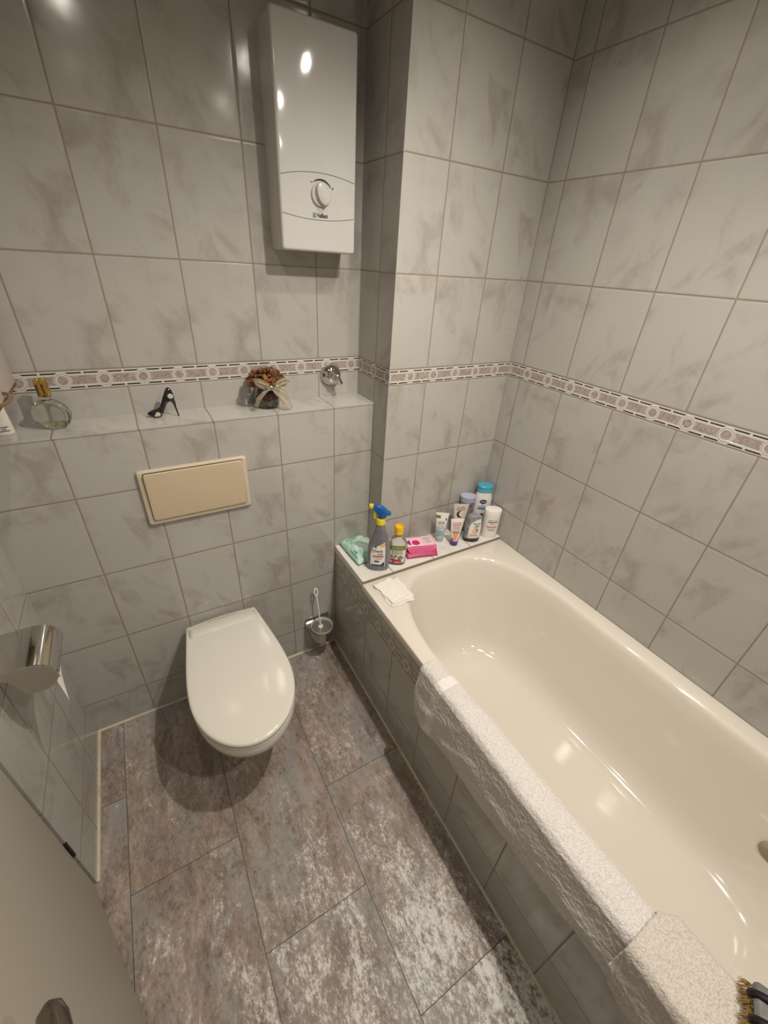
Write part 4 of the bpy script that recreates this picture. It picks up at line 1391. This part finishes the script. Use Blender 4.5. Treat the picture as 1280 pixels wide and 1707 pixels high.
loft(bm, rings)
link('upper', bm, M_patent, t)
bm = bmesh.new()
tube(bm, [(0.0745, 0, 0.050), (0.0775, 0, 0.040), (0.079, 0, 0.028), (0.081, 0, 0.014), (0.083, 0, 0.0003)], [0.0065, 0.0042, 0.0026, 0.0022, 0.0020], 10)
link('heel', bm, M_patent, t)
bm = bmesh.new()
bm2 = bmesh.new()
def flower(c, r, n):
    for i in range(n):
        a = 2 * pi * i / n
        g = bmesh.new()
        bmesh.ops.create_icosphere(g, subdivisions=1, radius=1.0)
        merge(bm, g, Matrix.Translation((c[0] + r * 0.6 * cos(a), c[1], c[2] + r * 0.6 * sin(a))) @ Matrix.Rotation(-a, 4, 'Y') @ Matrix.Diagonal((r * 0.5, 0.0008, r * 0.24, 1)))
    g = bmesh.new()
    bmesh.ops.create_icosphere(g, subdivisions=2, radius=1.0)
    merge(bm2, g, Matrix.Translation((c[0], c[1] - 0.0008, c[2])) @ Matrix.Diagonal((r * 0.26, 0.0012, r * 0.26, 1)))
M_petal, M_centre = pbr('petal_white', (0.62, 0.64, 0.52), 0.5), pbr('petal_centre', (0.42, 0.43, 0.20), 0.5)
for c, r, n in (((0.029, -0.0122, 0.0125), 0.0068, 10), ((0.0225, -0.0122, 0.0085), 0.0038, 8), ((0.0715, -0.0102, 0.0640), 0.0078, 10)):
    bm, bm2 = bmesh.new(), bmesh.new()
    flower(c, r, n)
    f = link('flower', bm, M_petal, t)
    link('flower_centre', bm2, M_centre, f)

# potpourri glass with bow
t = thing('potpourri_vase', 'glass vase of dried orange and red flowers tied with cream ribbon', 'decoration', (0.790, -0.058, ZS))
bm = bmesh.new()
lathe(bm, [(0.001, 0.001), (0.026, 0.001), (0.034, 0.008), (0.043, 0.026), (0.0445, 0.040), (0.040, 0.056), (0.033, 0.068), (0.031, 0.076), (0.0295, 0.076), (0.0315, 0.067), (0.0385, 0.055), (0.0428, 0.040), (0.0412, 0.027), (0.032, 0.010), (0.001, 0.0035)], 36, cap0=False, cap1=False)
link('glass', bm, M_glass, t)
rnd = random.Random(12)
def bits(bm, k, fn, rr, flat=0.5):
    for _ in range(k):
        p = fn()
        g = bmesh.new()
        bmesh.ops.create_icosphere(g, subdivisions=1, radius=1.0)
        for v in g.verts:
            v.co *= rnd.uniform(0.75, 1.2)
        s = rnd.uniform(0.7, 1.3) * rr
        merge(bm, g, Matrix.Translation(p) @ Matrix.Rotation(rnd.random() * 6.28, 4, 'Z') @ Matrix.Rotation(rnd.random() * 3, 4, 'X') @ Matrix.Diagonal((s, s, s * flat, 1)))
def inside(z0, z1):
    def f():
        a, z = rnd.random() * 6.28, rnd.uniform(z0, z1)
        R = {0: 0.026}.get(0)
        rad = 0.030 + 0.009 * sin(max(0, min(1, (z - 0.006) / 0.068)) * pi)
        q = rad * rnd.uniform(0.55, 0.97)
        return (q * cos(a), q * sin(a), z)
    return f
def dome():
    a, e = rnd.random() * 6.28, rnd.uniform(0.0, 1.0)
    return (0.056 * cos(a) * sqrt(1 - e * e * 0.9), 0.048 * sin(a) * sqrt(1 - e * e * 0.9), 0.080 + 0.042 * e + rnd.uniform(-0.010, 0.004))
for nm, k, fn, rr, fl, c in (('dried_red_petals', 70, inside(0.030, 0.056), 0.0085, 0.35, (0.16, 0.018, 0.015)),
                             ('dried_green_petals', 60, inside(0.010, 0.030), 0.0080, 0.35, (0.17, 0.17, 0.10)),
                             ('dried_brown_petals', 60, inside(0.050, 0.074), 0.0080, 0.5, (0.12, 0.05, 0.03)),
                             ('orange_petals', 80, dome, 0.0090, 0.45, (0.27, 0.105, 0.025)),
                             ('brown_cones', 80, dome, 0.0105, 0.7, (0.13, 0.055, 0.035))):
    bm = bmesh.new()
    bits(bm, k, fn, rr, fl)
    link(nm, bm, pbr(nm + '_tone', c, 0.75, vary=(60, tuple(q * 0.5 for q in c), 0.45, 0.6)), t, smooth=False)['kind'] = 'stuff'
M_rib = pbr('organza_ribbon', (0.47, 0.41, 0.29), 0.6, alpha=0.4, bump=(90, 0.5, 0.003))
bm = bmesh.new()
def strip(bm, pts, w):
    pts = [Vector(p) for p in pts]
    def fn(u, v):
        k = u * (len(pts) - 1)
        i = min(int(k), len(pts) - 2)
        p = pts[i].lerp(pts[i + 1], k - i)
        d = (pts[i + 1] - pts[i]).normalized()
        s = d.cross(Vector((0, -1, 0.25))).normalized()
        return p + s * (w * (v - 0.5)) * (0.5 + 0.5 * min(1, u * 3 + 0.25)) + Vector((0, 0.0025 * sin(v * 9 + u * 7), 0))
    grid(bm, fn, 14, 6)
strip(bm, [(0.004, -0.046, 0.078), (-0.022, -0.056, 0.090), (-0.042, -0.054, 0.104), (-0.050, -0.050, 0.098), (-0.030, -0.054, 0.082), (0.002, -0.047, 0.076)], 0.017)
strip(bm, [(0.004, -0.046, 0.078), (0.026, -0.056, 0.092), (0.050, -0.052, 0.098), (0.055, -0.048, 0.086), (0.030, -0.054, 0.078), (0.006, -0.047, 0.076)], 0.017)
strip(bm, [(0.000, -0.047, 0.078), (-0.026, -0.054, 0.064), (-0.046, -0.054, 0.044), (-0.054, -0.050, 0.020)], 0.013)
strip(bm, [(0.006, -0.047, 0.078), (0.026, -0.055, 0.060), (0.040, -0.056, 0.036), (0.050, -0.060, 0.004)], 0.030)
lathe(bm, [(0.0335, 0.070), (0.0345, 0.075), (0.0335, 0.080)], 28, cap0=False, cap1=False)
link('ribbon_bow', bm, M_rib, t, thick=0.0005)
bm = bmesh.new()
for c in ((0.0, -0.050, 0.079), (0.019, -0.050, 0.081)):
    g = bmesh.new()
    bmesh.ops.create_icosphere(g, subdivisions=2, radius=0.0038)
    merge(bm, g, Matrix.Translation(c))
link('pearl_bead', bm, pbr('pearl', (0.80, 0.77, 0.70), 0.15), t)

# white tube at the left end of the shelf
t = thing('cream_tube', 'white cosmetic tube with black print at the far left of the shelf', 'tube', (0.095, -0.062, ZS), radians(8))
rows = [(0.0, 0.0200, 0.0150), (0.002, 0.0215, 0.0165), (0.020, 0.0212, 0.0160), (0.040, 0.0200, 0.0130), (0.060, 0.0185, 0.0085), (0.078, 0.0170, 0.0030), (0.082, 0.0170, 0.0012)]
B = Body(rows, 2.3)
link('tube_body', B.mesh(), pbr('tube_satin', (0.72, 0.67, 0.62), 0.35), t)
prints(t, [('lettering', M_black, lambda bm: [put_text(bm, s, 0.0048, B.face(0.0008), 0.003, z, True, width=w) for s, z, w in (('~9', 0.0215, 0.019), ('~5', 0.0165, 0.009), ('~14', 0.0115, 0.021))])])

# wall cabinet over the far left corner
t = thing('wall_cabinet', 'pale wall cabinet at the left edge with brown lower edge and handle', 'cabinet', (0, 0, 0))
M_cab = pbr('cabinet_pale', (0.66, 0.59, 0.53), 0.35)
M_tort = pbr('brown_wood', (0.13, 0.065, 0.035), 0.3, vary=(45, (0.22, 0.12, 0.06), 0.5, 0.62))
bm = bmesh.new()
box(bm, (0.067, -0.245, 1.625), (0.130, 0.470, 0.67), 0.002, 2)
link('cabinet_body', bm, M_cab, t)
bm = bmesh.new()
box(bm, (0.1395, -0.245, 1.6265), (0.014, 0.472, 0.667), 0.002, 2)
link('cabinet_door', bm, M_cab, t)
bm = bmesh.new()
box(bm, (0.1395, -0.245, 1.2895), (0.0155, 0.473, 0.0065), 0.0015, 2)
tag(link('lower_edge', bm, M_tort, t), 'dark brown lower edge')
bm = bmesh.new()
tube(bm, [(0.146 + 0.022 * sin(pi * i / 16), -0.225 - 0.055 * cos(pi * i / 16), 1.306) for i in range(17)], 0.0042, 8)
tag(link('handle', bm, pbr('amber_handle', (0.20, 0.10, 0.03), 0.2, coat=0.4), t), 'amber brown bow handle')

# scrubbing brush lying on the near end of the rim
t = thing('scrubbing_brush', 'grey brush with black straps and tan bristles on the beige towel', 'brush', (1.078, -1.655, 0.592), radians(25))
bm = bmesh.new()
box(bm, (0.0, 0, 0.026), (0.085, 0.055, 0.018), 0.008, 3)
link('brush_back', bm, pbr('grey_grip', (0.14, 0.145, 0.145), 0.5, vary=(30, (0.22, 0.22, 0.22), 0.4, 0.6)), t)
for x in (-0.012, 0.022):
    bm = bmesh.new()
    tube(bm, [(x, 0.030 * cos(a), 0.022 + 0.018 * sin(a)) for a in [pi * i / 16 for i in range(17)]], 0.006, 8)
    link('strap', bm, pbr('black_rubber', (0.006, 0.006, 0.007), 0.5), t)
bm = bmesh.new()
rnd = random.Random(3)
for i in range(1100):
    x, y = rnd.uniform(-0.050, 0.040), rnd.uniform(-0.034, 0.036)
    ex, ey = x * 1.12 + rnd.uniform(-0.003, 0.003), y * 1.12 + rnd.uniform(-0.003, 0.003)
    tube(bm, [(x, y, 0.018), (ex, ey, 0.002)], 0.0006, 4)
link('bristles', bm, pbr('tan_bristle', (0.42, 0.29, 0.10), 0.7), t)['kind'] = 'stuff'
